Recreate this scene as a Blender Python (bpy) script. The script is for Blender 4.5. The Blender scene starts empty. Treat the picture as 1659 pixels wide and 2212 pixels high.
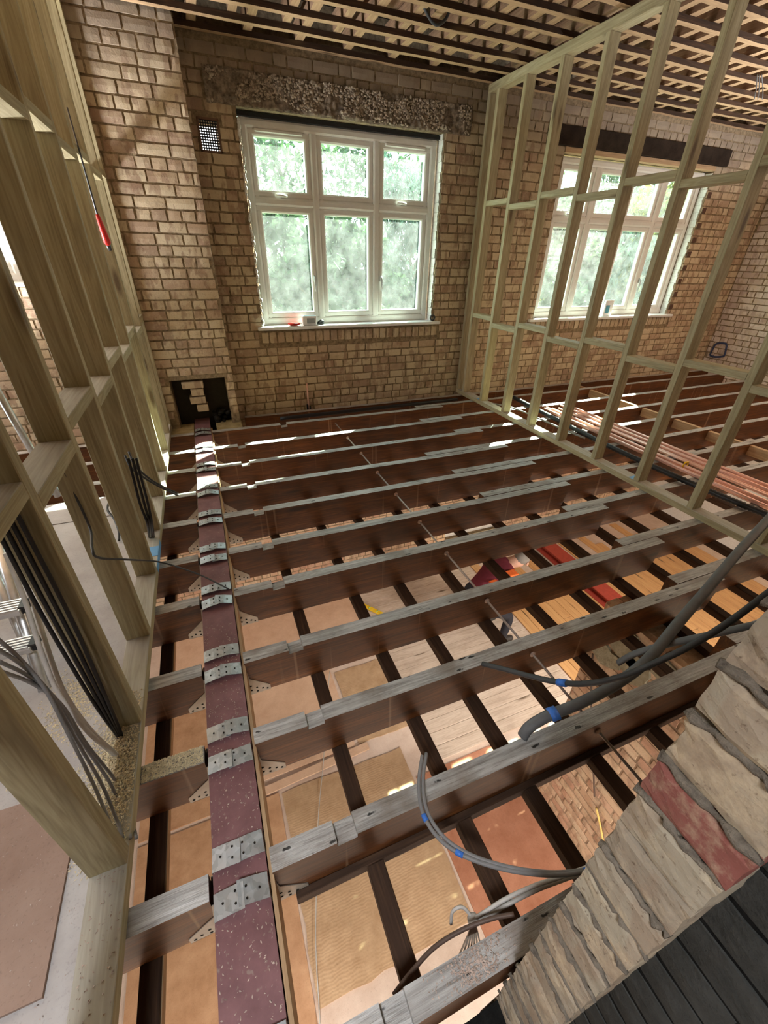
import bpy, bmesh, math, random
import numpy as np
from mathutils import Vector, Matrix, noise as mnoise

random.seed(7)
rng = np.random.default_rng(7)
S = bpy.context.scene
COL = S.collection
PI = math.pi

# ------------------------------------------------------------------ camera
RC = ((0.92848427, -0.37091584, 0.01839598),
      (-0.18072515, -0.49455894, -0.85014697),
      (0.32443087, 0.78602347, -0.52622401))          # camera axes (right, down, forward) in the room's axes
FPX, PW, PH = 898.566, 1659, 2212
CAM = Vector((0.0, 0.0, 1.55))
cam = bpy.data.cameras.new('camera')
cam.sensor_fit = 'HORIZONTAL'
cam.sensor_width = 36.0
cam.lens = FPX / PW * 36.0
cam.clip_start = 0.02
cam.clip_end = 300
camo = bpy.data.objects.new('camera', cam)
COL.objects.link(camo)
_r, _d, _f = (Vector(v) for v in RC)
_m = Matrix((( _r.x, -_d.x, -_f.x), (_r.y, -_d.y, -_f.y), (_r.z, -_d.z, -_f.z))).to_4x4()
_m.translation = CAM
camo.matrix_world = _m
S.camera = camo

# ------------------------------------------------------------------ world, sun, exposure
S.view_settings.view_transform = 'Standard'
S.view_settings.look = 'None'
S.view_settings.gamma = 1.0
S.view_settings.use_curve_mapping = False
S.view_settings.exposure = 0.9
W = bpy.data.worlds.new('sky')
S.world = W
W.use_nodes = True
bg = W.node_tree.nodes['Background']
bg.inputs[0].default_value = (0.86, 0.93, 1.0, 1)
bg.inputs[1].default_value = 4.4
sun = bpy.data.lights.new('sun', 'SUN')
sun.energy = 50.0
sun.color = (1.0, 0.93, 0.80)
sun.angle = 0.009
suno = bpy.data.objects.new('sun', sun)
COL.objects.link(suno)
suno.rotation_euler = Vector((-0.85, -0.80, -1.0)).to_track_quat('-Z', 'Y').to_euler()
suno.location = (20, 20, 20)


def lamp(name, loc, power, size, color, rot=(0, 0, 0), spread=PI):
    l = bpy.data.lights.new(name, 'AREA')
    l.energy = power
    l.size = size
    l.color = color
    l.spread = spread
    o = bpy.data.objects.new(name, l)
    COL.objects.link(o)
    o.location = loc
    o.rotation_euler = rot
    return o


lamp('lower_room_fill_light', (-0.8, -1.6, -0.6), 60, 0.5, (1.0, 0.93, 0.85), (0.35, 0, 0))  # three added lights, out of view, brighten the floor below
lamp('lower_room_fill_light', (1.3, -1.8, -0.6), 60, 0.5, (1.0, 0.93, 0.85), (0.35, 0, 0))
lamp('lower_room_fill_light', (3.6, 0.3, -0.60), 70, 0.4, (1.0, 0.93, 0.85), (0.35, 0, 0))
lamp('left_room_fill_light', (-2.6, 3.9, 0.35), 230, 0.5, (0.98, 0.98, 1.0), (PI, 0, 0), 2.5)  # unseen upward light added to fill the ceiling and studs
lamp('far_room_fill_light', (6.4, 1.2, 0.35), 280, 0.5, (0.98, 0.98, 1.0), (PI, 0, 0), 2.2)  # second upward fill added out of view on the far side
lamp('back_room_fill_light', (-0.7, -0.9, 2.75), 26, 0.5, (0.98, 0.98, 1.0), (0, 0, 0), 1.9)  # overhead fill added behind the camera for the nearest surfaces


# ------------------------------------------------------------------ helpers
def ray(x, y):
    a, b = (x - 829.5) / FPX, (y - 1106) / FPX
    return Vector(tuple(RC[0][i] * a + RC[1][i] * b + RC[2][i] for i in range(3)))


def atz(x, y, z): d = ray(x, y); return CAM + d * ((z - CAM.z) / d.z)
def aty(x, y, Y): d = ray(x, y); return CAM + d * ((Y - CAM.y) / d.y)
def atx(x, y, X): d = ray(x, y); return CAM + d * ((X - CAM.x) / d.x)


def proj(p):
    v = Vector(p) - CAM
    c = [RC[i][0] * v.x + RC[i][1] * v.y + RC[i][2] * v.z for i in range(3)]
    return (c[0] / c[2] * FPX + 829.5, c[1] / c[2] * FPX + 1106, c[2])


def tag(o, label=None, cat=None, group=None, kind=None):
    if label: o['label'] = label
    if cat: o['category'] = cat
    if group: o['group'] = group
    if kind: o['kind'] = kind
    return o


def link(name, me, parent=None, loc=(0, 0, 0), rot=(0, 0, 0), scale=None):
    o = bpy.data.objects.new(name, me)
    COL.objects.link(o)
    o.location = loc
    o.rotation_euler = rot
    if scale: o.scale = scale
    if parent: o.parent = parent
    return o


def empty(name, loc=(0, 0, 0), rot=(0, 0, 0)):
    o = link(name, None, None, loc, rot)
    o.empty_display_size = 0.1
    return o


class MB:
    """collects shapes for one mesh; each shape may carry a material slot"""
    def __init__(self): self.v = []; self.f = []; self.m = []; self.s = []

    def add(self, vs, fs, mi=0, smooth=False):
        k = len(self.v)
        self.v += [tuple(p) for p in vs]
        self.f += [tuple(i + k for i in f) for f in fs]
        self.m += [mi] * len(fs)
        self.s += [smooth] * len(fs)
        return self

    def box(self, c, s, mi=0, rot=None, bev=0.0):
        x, y, z = (a / 2 for a in s)
        if bev <= 0:
            vs = [Vector((i * x, j * y, k * z)) for i in (-1, 1) for j in (-1, 1) for k in (-1, 1)]
            fs = [(0, 1, 3, 2), (4, 6, 7, 5), (0, 4, 5, 1), (2, 3, 7, 6), (0, 2, 6, 4), (1, 5, 7, 3)]
        else:
            bm = bmesh.new()
            bmesh.ops.create_cube(bm, size=1.0)
            bmesh.ops.scale(bm, vec=s, verts=bm.verts)
            bmesh.ops.bevel(bm, geom=bm.edges[:], offset=bev, segments=1, affect='EDGES')
            bm.verts.index_update()
            vs = [v.co.copy() for v in bm.verts]
            fs = [tuple(v.index for v in f.verts) for f in bm.faces]
            bm.free()
        if rot is not None: vs = [rot @ v for v in vs]
        return self.add([v + Vector(c) for v in vs], fs, mi)

    def prism(self, poly, a, b, axis='y', mi=0, sides=None):
        """polygon in the plane across axis, from a to b (counter-clockwise or not, normals are fixed after)"""
        n = len(poly)
        def P(u, w, t): return {'y': (u, t, w), 'x': (t, u, w), 'z': (u, w, t)}[axis]
        vs = [P(u, w, a) for u, w in poly] + [P(u, w, b) for u, w in poly]
        fs = [tuple(range(n)), tuple(range(2 * n - 1, n - 1, -1))]
        fs += [(i, n + i, n + (i + 1) % n, (i + 1) % n) for i in range(n)]
        k = len(self.f)
        self.add(vs, fs, mi)
        if sides:
            for i in range(n):
                if i in sides: self.m[k + 2 + i] = sides[i]
        return self

    def tube(self, pts, r, n=8, mi=0, caps=True, flat=1.0):
        pts = [Vector(p) for p in pts]
        m = len(pts)
        rs = r if isinstance(r, (list, tuple)) else [r] * m
        vs = []
        up = Vector((0, 0, 1))
        prev = None
        for i, p in enumerate(pts):
            t = (pts[min(i + 1, m - 1)] - pts[max(i - 1, 0)]).normalized()
            if prev is None:
                a = t.cross(up)
                if a.length < 1e-3: a = t.cross(Vector((1, 0, 0)))
            else:
                a = prev - t * prev.dot(t)
            a.normalize()
            prev = a
            b = t.cross(a)
            vs += [p + a * math.cos(2 * PI * k / n) * rs[i] + b * math.sin(2 * PI * k / n) * rs[i] * flat for k in range(n)]
        fs = [(i * n + k, i * n + (k + 1) % n, (i + 1) * n + (k + 1) % n, (i + 1) * n + k) for i in range(m - 1) for k in range(n)]
        if caps:
            fs += [tuple(range(n - 1, -1, -1)), tuple(range((m - 1) * n, m * n))]
        return self.add(vs, fs, mi, True)

    def cyl(self, a, b, r, n=10, mi=0, r2=None):
        return self.tube([a, b], [r, r if r2 is None else r2], n, mi)

    def ball(self, c, r, mi=0, seg=10, rings=7, sc=(1, 1, 1)):
        vs = [Vector((0, 0, r))]
        for i in range(1, rings):
            th = PI * i / rings
            vs += [Vector((r * math.sin(th) * math.cos(2 * PI * k / seg), r * math.sin(th) * math.sin(2 * PI * k / seg), r * math.cos(th))) for k in range(seg)]
        vs.append(Vector((0, 0, -r)))
        fs = [(0, 1 + k, 1 + (k + 1) % seg) for k in range(seg)]
        for i in range(rings - 2):
            b = 1 + i * seg
            fs += [(b + k, b + seg + k, b + seg + (k + 1) % seg, b + (k + 1) % seg) for k in range(seg)]
        b = 1 + (rings - 2) * seg
        fs += [(b + k, len(vs) - 1, b + (k + 1) % seg) for k in range(seg)]
        return self.add([Vector((v.x * sc[0], v.y * sc[1], v.z * sc[2])) + Vector(c) for v in vs], fs, mi, True)

    def mesh(self, name, mats, fix=True):
        me = bpy.data.meshes.new(name)
        me.from_pydata(self.v, [], self.f)
        for m in (mats if isinstance(mats, (list, tuple)) else [mats]): me.materials.append(m)
        me.polygons.foreach_set('material_index', self.m)
        me.polygons.foreach_set('use_smooth', self.s)
        if fix:
            bm = bmesh.new()
            bm.from_mesh(me)
            bmesh.ops.recalc_face_normals(bm, faces=bm.faces[:])
            bm.to_mesh(me)
            bm.free()
        me.update()
        return me

    def build(self, name, mats, parent=None, loc=(0, 0, 0), rot=(0, 0, 0)):
        return link(name, self.mesh(name, mats), parent, loc, rot)


def smooth_path(pts, per=6):
    """Catmull-Rom through the points"""
    P = [Vector(p) for p in pts]
    P = [P[0] * 2 - P[1]] + P + [P[-1] * 2 - P[-2]]
    out = []
    for i in range(1, len(P) - 2):
        a, b, c, d = P[i - 1], P[i], P[i + 1], P[i + 2]
        for k in range(per):
            t = k / per
            out.append(0.5 * ((2 * b) + (c - a) * t + (2 * a - 5 * b + 4 * c - d) * t * t + (3 * b - a - 3 * c + d) * t ** 3))
    out.append(P[-2])
    return out


# ------------------------------------------------------------------ materials
class NT:
    def __init__(self, name, rough=0.7, spec=0.3, metal=0.0):
        self.mat = bpy.data.materials.new(name)
        self.mat.use_nodes = True
        self.t = self.mat.node_tree
        self.b = self.t.nodes['Principled BSDF']
        self.b.inputs['Roughness'].default_value = rough
        self.b.inputs['Specular IOR Level'].default_value = spec
        self.b.inputs['Metallic'].default_value = metal

    def n(self, typ, **kw):
        nd = self.t.nodes.new('ShaderNode' + typ)
        for k, v in kw.items():
            if k.startswith('_'): setattr(nd, k[1:], v)
            else:
                key = int(k[1:]) if k[0] == 'i' and k[1:].isdigit() else k.replace('__', ' ')
                if hasattr(v, 'is_linked') or hasattr(v, 'links'): self.t.links.new(v, nd.inputs[key])
                else: nd.inputs[key].default_value = v
        return nd

    def l(self, a, b): self.t.links.new(a, b)

    def pos(self): return self.n('NewGeometry').outputs['Position']

    def obj(self):
        tc = self.n('TexCoord').outputs['Object']
        r = self.n('ObjectInfo').outputs['Random']
        sh = self.n('VectorMath', _operation='SCALE', i0=(37.0, 23.0, 51.0), Scale=r).outputs[0]
        return self.n('VectorMath', _operation='ADD', i0=tc, i1=sh).outputs[0]

    def scale(self, vec, s): return self.n('VectorMath', _operation='MULTIPLY', i0=vec, i1=s).outputs[0]

    def noise(self, vec, scale, detail=4.0, rough=0.55, dist=0.0):
        return self.n('TexNoise', Vector=vec, Scale=scale, Detail=detail, Roughness=rough, Distortion=dist).outputs['Fac']

    def ramp(self, fac, stops, interp='LINEAR'):
        nd = self.n('ValToRGB', Fac=fac)
        cr = nd.color_ramp
        cr.interpolation = interp
        while len(cr.elements) < len(stops): cr.elements.new(0.5)
        for e, (p, c) in zip(cr.elements, stops):
            e.position = p
            e.color = (*c, 1) if len(c) == 3 else c
        return nd.outputs['Color']

    def mask(self, fac, a, b):
        return self.n('MapRange', Value=fac, From__Min=a, From__Max=b).outputs[0]

    def mix(self, fac, a, b, mode='MIX'):
        nd = self.n('Mix', _data_type='RGBA', _blend_type=mode)
        for sock, v in ((nd.inputs[0], fac), (nd.inputs[6], a), (nd.inputs[7], b)):
            if hasattr(v, 'links'): self.l(v, sock)
            else: sock.default_value = v if isinstance(v, float) else (*v, 1)
        return nd.outputs[2]

    def math(self, op, a, b=0.0): return self.n('Math', _operation=op, i0=a, i1=b).outputs[0]

    def color(self, c):
        if hasattr(c, 'links'): self.l(c, self.b.inputs['Base Color'])
        else: self.b.inputs['Base Color'].default_value = (*c, 1)
        return self

    def bump(self, h, strength=0.4, dist=0.01):
        self.l(self.n('Bump', Height=h, Strength=strength, Distance=dist).outputs[0], self.b.inputs['Normal'])
        return self

    def rough(self, v): self.l(v, self.b.inputs['Roughness']); return self


def plain(name, c, rough=0.6, spec=0.3, metal=0.0, vary=0.12, sc=25.0):
    N = NT(name, rough, spec, metal)
    f = N.noise(N.obj(), sc, 5)
    N.color(N.mix(N.mask(f, 0.3, 0.7), tuple(x * (1 - vary) for x in c), tuple(min(1, x * (1 + vary)) for x in c)))
    N.bump(f, 0.08, 0.004)
    return N.mat


AX = {'x': (0.06, 1, 1), 'y': (1, 0.06, 1), 'z': (1, 1, 0.06)}


def wood(name, ax, stops, rough=0.65, spec=0.25, knot=(0.10, 0.06, 0.03), knots=True, fine=0.35, bump=0.15, dirt=None, drip=0.0):
    N = NT(name + '_' + ax, rough, spec)
    o = N.obj()
    v = N.scale(o, AX[ax])
    g = N.noise(v, 16.0, 3.0, 0.5, 0.6)
    f = N.noise(v, 120.0, 2.0, 0.6)
    rings = N.math('FRACT', N.math('MULTIPLY', g, 9.0))
    rings = N.math('ABSOLUTE', N.math('SUBTRACT', rings, 0.5))
    fac = N.math('ADD', N.math('MULTIPLY', g, 0.55), N.math('ADD', N.math('MULTIPLY', rings, 0.35), N.math('MULTIPLY', f, fine)))
    c = N.ramp(N.mask(fac, 0.25, 0.85), stops)
    if knots:
        vo = N.n('TexVoronoi', Vector=N.scale(o, tuple(1.5 if k < 0.5 else 7.0 for k in AX[ax])), Scale=1.0).outputs['Distance']
        c = N.mix(N.math('MULTIPLY', N.mask(vo, 0.17, 0.07), 0.85), c, knot)
    if dirt:
        d = N.mask(N.noise(o, 3.0, 6.0, 0.65), 0.5, 0.75)
        c = N.mix(N.math('MULTIPLY', d, dirt[1]), c, dirt[0])
    if drip:
        d = N.noise(N.scale(o, (1.0, 1.0, 0.02)), 26.0, 2.0, 0.5)
        c = N.mix(N.math('MULTIPLY', N.mask(d, 0.66, 0.72), drip), c, (0.34, 0.22, 0.13))
    N.color(c).bump(fac, bump, 0.004)
    return N.mat


PINE = {a: wood('treated_pine', a, [(0.0, (0.20, 0.16, 0.085)), (0.5, (0.37, 0.315, 0.185)), (1.0, (0.52, 0.46, 0.30))], 0.6, 0.3, dirt=((0.33, 0.30, 0.22), 0.35)) for a in 'xyz'}
DUSTYPINE = {a: wood('dusty_pine', a, [(0.0, (0.27, 0.25, 0.20)), (0.6, (0.40, 0.38, 0.32)), (1.0, (0.50, 0.48, 0.42))], 0.8, 0.15, dirt=((0.45, 0.43, 0.39), 0.6)) for a in 'xyz'}
JOIST = wood('old_joist', 'x', [(0.0, (0.03, 0.010, 0.003)), (0.5, (0.098, 0.033, 0.008)), (1.0, (0.22, 0.078, 0.018))], 0.45, 0.35, (0.02, 0.009, 0.005), True, 0.3, 0.2, dirt=((0.035, 0.02, 0.013), 0.6), drip=0.35)
OLDDARK = {a: wood('stained_and_shaded_timber', a, [(0.0, (0.02, 0.012, 0.008)), (0.6, (0.055, 0.03, 0.018)), (1.0, (0.11, 0.06, 0.03))], 0.7, 0.2) for a in 'xyz'}
OLDPALE = {a: wood('old_pale_timber', a, [(0.0, (0.26, 0.165, 0.09)), (0.5, (0.42, 0.28, 0.16)), (1.0, (0.55, 0.39, 0.23))], 0.75, 0.2) for a in 'xyz'}
ROOFWOOD = {a: wood('roof_board', a, [(0.0, (0.16, 0.09, 0.055)), (0.5, (0.30, 0.185, 0.115)), (1.0, (0.42, 0.28, 0.18))], 0.8, 0.15, dirt=((0.07, 0.055, 0.045), 0.7)) for a in 'xyz'}
FLOORPINE = wood('orange_pine', 'y', [(0.0, (0.40, 0.20, 0.08)), (0.5, (0.56, 0.31, 0.13)), (1.0, (0.66, 0.40, 0.18))], 0.5, 0.3)
PALEBOARD = wood('pale_floorboard', 'x', [(0.0, (0.36, 0.27, 0.20)), (0.5, (0.56, 0.45, 0.36)), (1.0, (0.68, 0.58, 0.48))], 0.7, 0.2, dirt=((0.30, 0.22, 0.16), 0.5))


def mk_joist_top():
    N = NT('weathered_skylit_top', 0.4, 0.6)
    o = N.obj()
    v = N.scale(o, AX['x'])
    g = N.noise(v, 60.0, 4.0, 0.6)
    c = N.ramp(N.mask(g, 0.25, 0.75), [(0.0, (0.17, 0.16, 0.15)), (0.5, (0.37, 0.365, 0.355)), (1.0, (0.57, 0.57, 0.565))])  # weathered grey, lightened to carry the sky's reflection
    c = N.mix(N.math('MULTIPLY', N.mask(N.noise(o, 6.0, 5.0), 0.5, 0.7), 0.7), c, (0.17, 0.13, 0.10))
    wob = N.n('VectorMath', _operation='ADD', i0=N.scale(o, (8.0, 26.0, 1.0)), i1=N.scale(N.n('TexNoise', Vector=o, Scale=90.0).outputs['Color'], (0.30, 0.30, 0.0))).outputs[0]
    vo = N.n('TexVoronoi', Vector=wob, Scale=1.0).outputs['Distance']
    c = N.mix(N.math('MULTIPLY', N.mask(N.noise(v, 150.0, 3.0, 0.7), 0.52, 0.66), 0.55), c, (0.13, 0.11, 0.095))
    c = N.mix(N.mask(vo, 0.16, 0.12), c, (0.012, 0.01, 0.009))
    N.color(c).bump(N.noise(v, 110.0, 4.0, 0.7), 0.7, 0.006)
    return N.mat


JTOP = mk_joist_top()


def mk_brick(name, tones, stain=None, stripe=0.45, speck=0.5, rough=0.9):
    N = NT(name, rough, 0.12)
    p = N.pos()
    a = N.n('Attribute', _attribute_name='tint').outputs['Fac']
    r = N.math('FRACT', N.math('ADD', a, N.n('ObjectInfo').outputs['Random']))
    c = N.ramp(r, tones)
    big = N.noise(p, 2.3, 5.0, 0.6)
    c = N.mix(N.mask(big, 0.35, 0.7), c, tuple(x * 0.78 for x in tones[-1][1]), 'MIX') if False else c
    st = N.noise(N.scale(p, (1.0, 1.0, 0.35)), 15.0, 2.0, 0.5)
    c = N.mix(N.math('MULTIPLY', N.mask(st, 0.53, 0.58), stripe * 1.35), c, (0.27, 0.17, 0.115))
    lit = N.noise(p, 9.0, 6.0, 0.7)
    c = N.mix(N.math('MULTIPLY', N.mask(lit, 0.5, 0.64), 0.6), c, (0.60, 0.49, 0.34))
    c = N.mix(N.math('MULTIPLY', N.mask(N.noise(p, 5.0, 6.0, 0.7), 0.55, 0.7), 0.5), c, (0.26, 0.18, 0.12))
    sp = N.noise(p, 95.0, 3.0, 0.7)
    c = N.mix(N.math('MULTIPLY', N.mask(sp, 0.60, 0.72), speck), c, (0.12, 0.08, 0.055))
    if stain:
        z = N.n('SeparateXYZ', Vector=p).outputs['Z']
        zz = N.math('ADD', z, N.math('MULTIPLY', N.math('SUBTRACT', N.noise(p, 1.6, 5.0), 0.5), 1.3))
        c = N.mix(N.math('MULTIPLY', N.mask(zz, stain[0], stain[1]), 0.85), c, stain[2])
    N.color(c)
    N.bump(N.math('ADD', N.math('MULTIPLY', lit, 0.7), N.math('MULTIPLY', sp, 0.5)), 0.6, 0.006)
    return N.mat


TAN = [(0.0, (0.56, 0.46, 0.32)), (0.3, (0.52, 0.415, 0.28)), (0.55, (0.48, 0.365, 0.245)), (0.75, (0.44, 0.315, 0.22)), (0.9, (0.36, 0.255, 0.18)), (1.0, (0.57, 0.47, 0.33))]
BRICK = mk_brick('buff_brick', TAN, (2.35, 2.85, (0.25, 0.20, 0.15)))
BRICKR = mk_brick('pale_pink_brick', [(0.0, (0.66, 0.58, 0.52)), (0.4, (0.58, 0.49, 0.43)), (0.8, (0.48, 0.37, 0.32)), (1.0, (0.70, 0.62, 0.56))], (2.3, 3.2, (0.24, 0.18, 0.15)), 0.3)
BRICKL = mk_brick('lower_room_brick', [(0.0, (0.60, 0.43, 0.29)), (0.4, (0.56, 0.37, 0.25)), (0.7, (0.50, 0.29, 0.20)), (1.0, (0.62, 0.46, 0.32))], None, 0.3)
BRICKJ = mk_brick('jamb_brick', [(0.0, (0.36, 0.32, 0.25)), (0.5, (0.31, 0.26, 0.20)), (1.0, (0.40, 0.36, 0.28))], None, 0.22, 0.75)
BRICKRED = mk_brick('red_brick', [(0.0, (0.20, 0.065, 0.055)), (1.0, (0.24, 0.09, 0.075))], None, 0.15, 0.3)


def mk_mortar(name, a, b, sc=30.0):
    N = NT(name, 0.95, 0.08)
    p = N.pos()
    f = N.noise(p, sc, 6.0, 0.7)
    N.color(N.mix(N.mask(f, 0.3, 0.7), a, b)).bump(f, 0.9, 0.01)
    return N.mat


MORTAR = mk_mortar('lime_mortar', (0.13, 0.092, 0.056), (0.36, 0.275, 0.175))
MORTARL = mk_mortar('pale_mortar', (0.30, 0.20, 0.13), (0.50, 0.37, 0.26))
MORTARJ = mk_mortar('grey_mortar', (0.10, 0.085, 0.07), (0.26, 0.225, 0.18), 45)
BRICKD = mk_mortar('soot_black_brick', (0.032, 0.034, 0.032), (0.062, 0.062, 0.058), 14)
MORTARB = mk_mortar('black_mortar', (0.006, 0.006, 0.006), (0.015, 0.015, 0.014))
CONC = mk_mortar('rough_concrete', (0.07, 0.052, 0.038), (0.36, 0.29, 0.22), 26)
CLUMP = mk_mortar('old_plaster_lumps', (0.26, 0.205, 0.155), (0.62, 0.53, 0.42), 60)
DARKLINT = mk_mortar('dark_lintel', (0.018, 0.012, 0.009), (0.04, 0.028, 0.02), 9)
WPLASTER = mk_mortar('white_plaster', (0.62, 0.60, 0.56), (0.80, 0.79, 0.76), 40)
SOOT = plain('soot', (0.02, 0.017, 0.014), 0.95, 0.05)
UPVC = plain('white_plastic_frame', (0.74, 0.72, 0.69), 0.35, 0.4, 0, 0.03)
WHITE = plain('white_gloss', (0.80, 0.80, 0.80), 0.3, 0.4, 0, 0.03)
GREYP = plain('grey_plastic', (0.42, 0.42, 0.42), 0.4)
BLACKP = plain('black_plastic', (0.018, 0.018, 0.02), 0.45)
CABLEG = plain('grey_cable_sheath', (0.13, 0.135, 0.14), 0.5)
CABLED = plain('dark_cable_sheath', (0.05, 0.052, 0.055), 0.5)
CABLEL = plain('light_grey_cable_sheath', (0.20, 0.20, 0.205), 0.45)
CABLEW = plain('white_cable_sheath', (0.50, 0.48, 0.45), 0.45)
CABLEB = plain('brown_cable', (0.10, 0.065, 0.05), 0.5)
BLUET = plain('blue_tape', (0.05, 0.18, 0.62), 0.35)
REDP = plain('red_plastic', (0.62, 0.03, 0.025), 0.35)
YELP = plain('yellow_plastic', (0.80, 0.52, 0.02), 0.4)
ALU = plain('aluminium', (0.62, 0.63, 0.64), 0.35, 0.5, 0.9)
DKSTEEL = plain('dark_steel', (0.10, 0.10, 0.11), 0.4, 0.5, 0.8)
BLUEPAINT = plain('blue_spray_paint', (0.045, 0.06, 0.13), 0.7)
BLUEMARK = plain('light_blue_chalk', (0.16, 0.36, 0.62), 0.8)
YELWIRE = plain('yellow_cable', (0.72, 0.50, 0.16), 0.5)


def mk_copper():
    N = NT('copper', 0.36, 0.5, 0.45)
    N.color(N.mix(N.mask(N.noise(N.obj(), 3.0, 4.0), 0.35, 0.7), (0.74, 0.42, 0.34), (0.84, 0.58, 0.50)))
    return N.mat


COPPER = mk_copper()


def mk_galv():
    N = NT('galvanised_steel', 0.38, 0.5, 0.75)
    o = N.obj()
    vo = N.n('TexVoronoi', Vector=o, Scale=55.0).outputs['Color']
    f = N.n('SeparateColor', Color=vo).outputs[0]
    N.color(N.ramp(f, [(0.0, (0.36, 0.39, 0.41)), (1.0, (0.52, 0.56, 0.59))]))
    N.rough(N.mask(N.noise(o, 25.0, 4.0), -0.4, 1.4))
    return N.mat


GALV = mk_galv()


def mk_steel_red():
    N = NT('red_oxide_steel', 0.48, 0.4)
    o = N.obj()
    f = N.noise(o, 12.0, 6.0, 0.65)
    c = N.ramp(N.mask(f, 0.3, 0.7), [(0.0, (0.135, 0.062, 0.067)), (1.0, (0.215, 0.105, 0.112))])
    c = N.mix(N.math('MULTIPLY', N.mask(N.noise(o, 70.0, 2.0), 0.64, 0.72), 0.5), c, (0.30, 0.25, 0.21))
    N.color(c).bump(f, 0.08, 0.003)
    return N.mat


REDOX = mk_steel_red()
REDBRIGHT = plain('bright_red_oxide', (0.36, 0.055, 0.035), 0.55)


def mk_board(name, a, b, sc=7.0, rib=0.0, axis=0):
    N = NT(name, 0.8, 0.15)
    o = N.obj()
    f = N.noise(o, sc, 7.0, 0.68)
    fine = N.noise(o, 130.0, 2.0, 0.6)
    c = N.mix(N.mask(f, 0.32, 0.68), a, b)
    c = N.mix(N.math('MULTIPLY', N.mask(fine, 0.58, 0.72), 0.3), c, tuple(x * 0.55 for x in a))
    h = f
    if rib > 0:
        w = N.n('TexWave', _wave_type='BANDS', _bands_direction='XYZ'[axis], Vector=o, Scale=16.0, Distortion=6.0, Detail=2.0).outputs['Fac']
        m = N.mask(N.noise(o, 1.7, 3.0), 0.42, 0.55)
        h = N.math('ADD', N.math('MULTIPLY', f, 0.4), N.math('MULTIPLY', N.math('MULTIPLY', w, m), rib))
        c = N.mix(N.math('MULTIPLY', N.math('MULTIPLY', w, m), 0.3), c, tuple(min(1, x * 1.25) for x in b))
    N.color(c).bump(h, 0.4, 0.006)
    return N.mat


PLYO = mk_board('orange_plywood', (0.40, 0.215, 0.115), (0.56, 0.335, 0.195))
HARDT = mk_board('tan_hardboard', (0.36, 0.225, 0.125), (0.50, 0.34, 0.205), 9.0, 0.22, 1)
HARDR = mk_board('red_hardboard', (0.36, 0.15, 0.085), (0.50, 0.24, 0.15), 5.0)
HARDP = mk_board('pale_sheet', (0.56, 0.36, 0.24), (0.68, 0.47, 0.33), 5.0)
SCREED = mk_board('dusty_screed', (0.50, 0.37, 0.29), (0.66, 0.53, 0.44), 4.0)
DUSTSHEET = mk_board('dusty_floor_sheet', (0.34, 0.32, 0.315), (0.47, 0.455, 0.45), 3.0)
BROWNSHEET = mk_board('brown_hardboard', (0.24, 0.16, 0.125), (0.33, 0.24, 0.195), 3.0)
CHIP = plain('sawdust_chips', (0.66, 0.58, 0.40), 0.9, 0.1, 0, 0.2, 60)
SHAV = plain('wood_shavings', (0.44, 0.36, 0.24), 0.9, 0.1, 0, 0.3, 60)
CRUMB = plain('pale_crumbs', (0.45, 0.36, 0.31), 0.9, 0.1, 0, 0.3, 60)
GRASS = mk_board('lawn', (0.07, 0.13, 0.03), (0.14, 0.24, 0.06), 3.0)
BARK = mk_board('bark', (0.10, 0.085, 0.065), (0.22, 0.19, 0.15), 12.0)


def mk_glass():
    N = NT('dusty_window_glass')
    t = N.t
    tr = N.n('BsdfTransparent', Color=(0.82, 0.95, 0.90, 1))
    gl = N.n('BsdfGlossy', Color=(1, 1, 1, 1), Roughness=0.02)
    tl = N.n('BsdfTranslucent', Color=(0.85, 0.92, 0.90, 1))
    o = N.obj()
    dust = N.mask(N.noise(o, 7.0, 6.0, 0.7), 0.2, 0.9)
    m1 = N.n('MixShader', Fac=N.math('MULTIPLY', dust, 0.055))
    N.l(tr.outputs[0], m1.inputs[1]); N.l(tl.outputs[0], m1.inputs[2])
    m2 = N.n('MixShader', Fac=0.05)
    N.l(m1.outputs[0], m2.inputs[1]); N.l(gl.outputs[0], m2.inputs[2])
    N.l(m2.outputs[0], t.nodes['Material Output'].inputs['Surface'])
    return N.mat


GLASS = mk_glass()


def mk_leaf(name, a, b):
    N = NT(name, 0.6, 0.3)
    r = N.noise(N.pos(), 0.9, 4.0, 0.7)
    c = N.mix(N.mask(r, 0.3, 0.7), a, b)
    N.color(c)
    tl = N.n('BsdfTranslucent')
    N.l(c, tl.inputs['Color'])
    ms = N.n('MixShader', Fac=0.45)
    N.l(N.b.outputs[0], ms.inputs[1]); N.l(tl.outputs[0], ms.inputs[2])
    N.l(ms.outputs[0], N.t.nodes['Material Output'].inputs['Surface'])
    return N.mat


LEAFG = mk_leaf('green_leaves', (0.018, 0.045, 0.022), (0.06, 0.10, 0.04))
LEAFD = mk_leaf('blue_green_needles', (0.016, 0.04, 0.03), (0.045, 0.085, 0.06))
LEAFY = mk_leaf('yellow_green_leaves', (0.07, 0.10, 0.02), (0.18, 0.17, 0.03))

# ------------------------------------------------------------------ key dimensions (metres; z = 0 is the top of the floor joists)
WY = 4.84            # inner face of the window wall
FY = 4.94            # face of the window frames
BY = 4.60            # face of the chimney breast
XP = -0.48           # right edge of the near stud wall
XR = 2.995           # near edge of the far stud wall
RX = 7.80            # right hand wall
ZC = 2.97            # underside of the ceiling joists
ZF = -2.75           # lower floor

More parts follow.
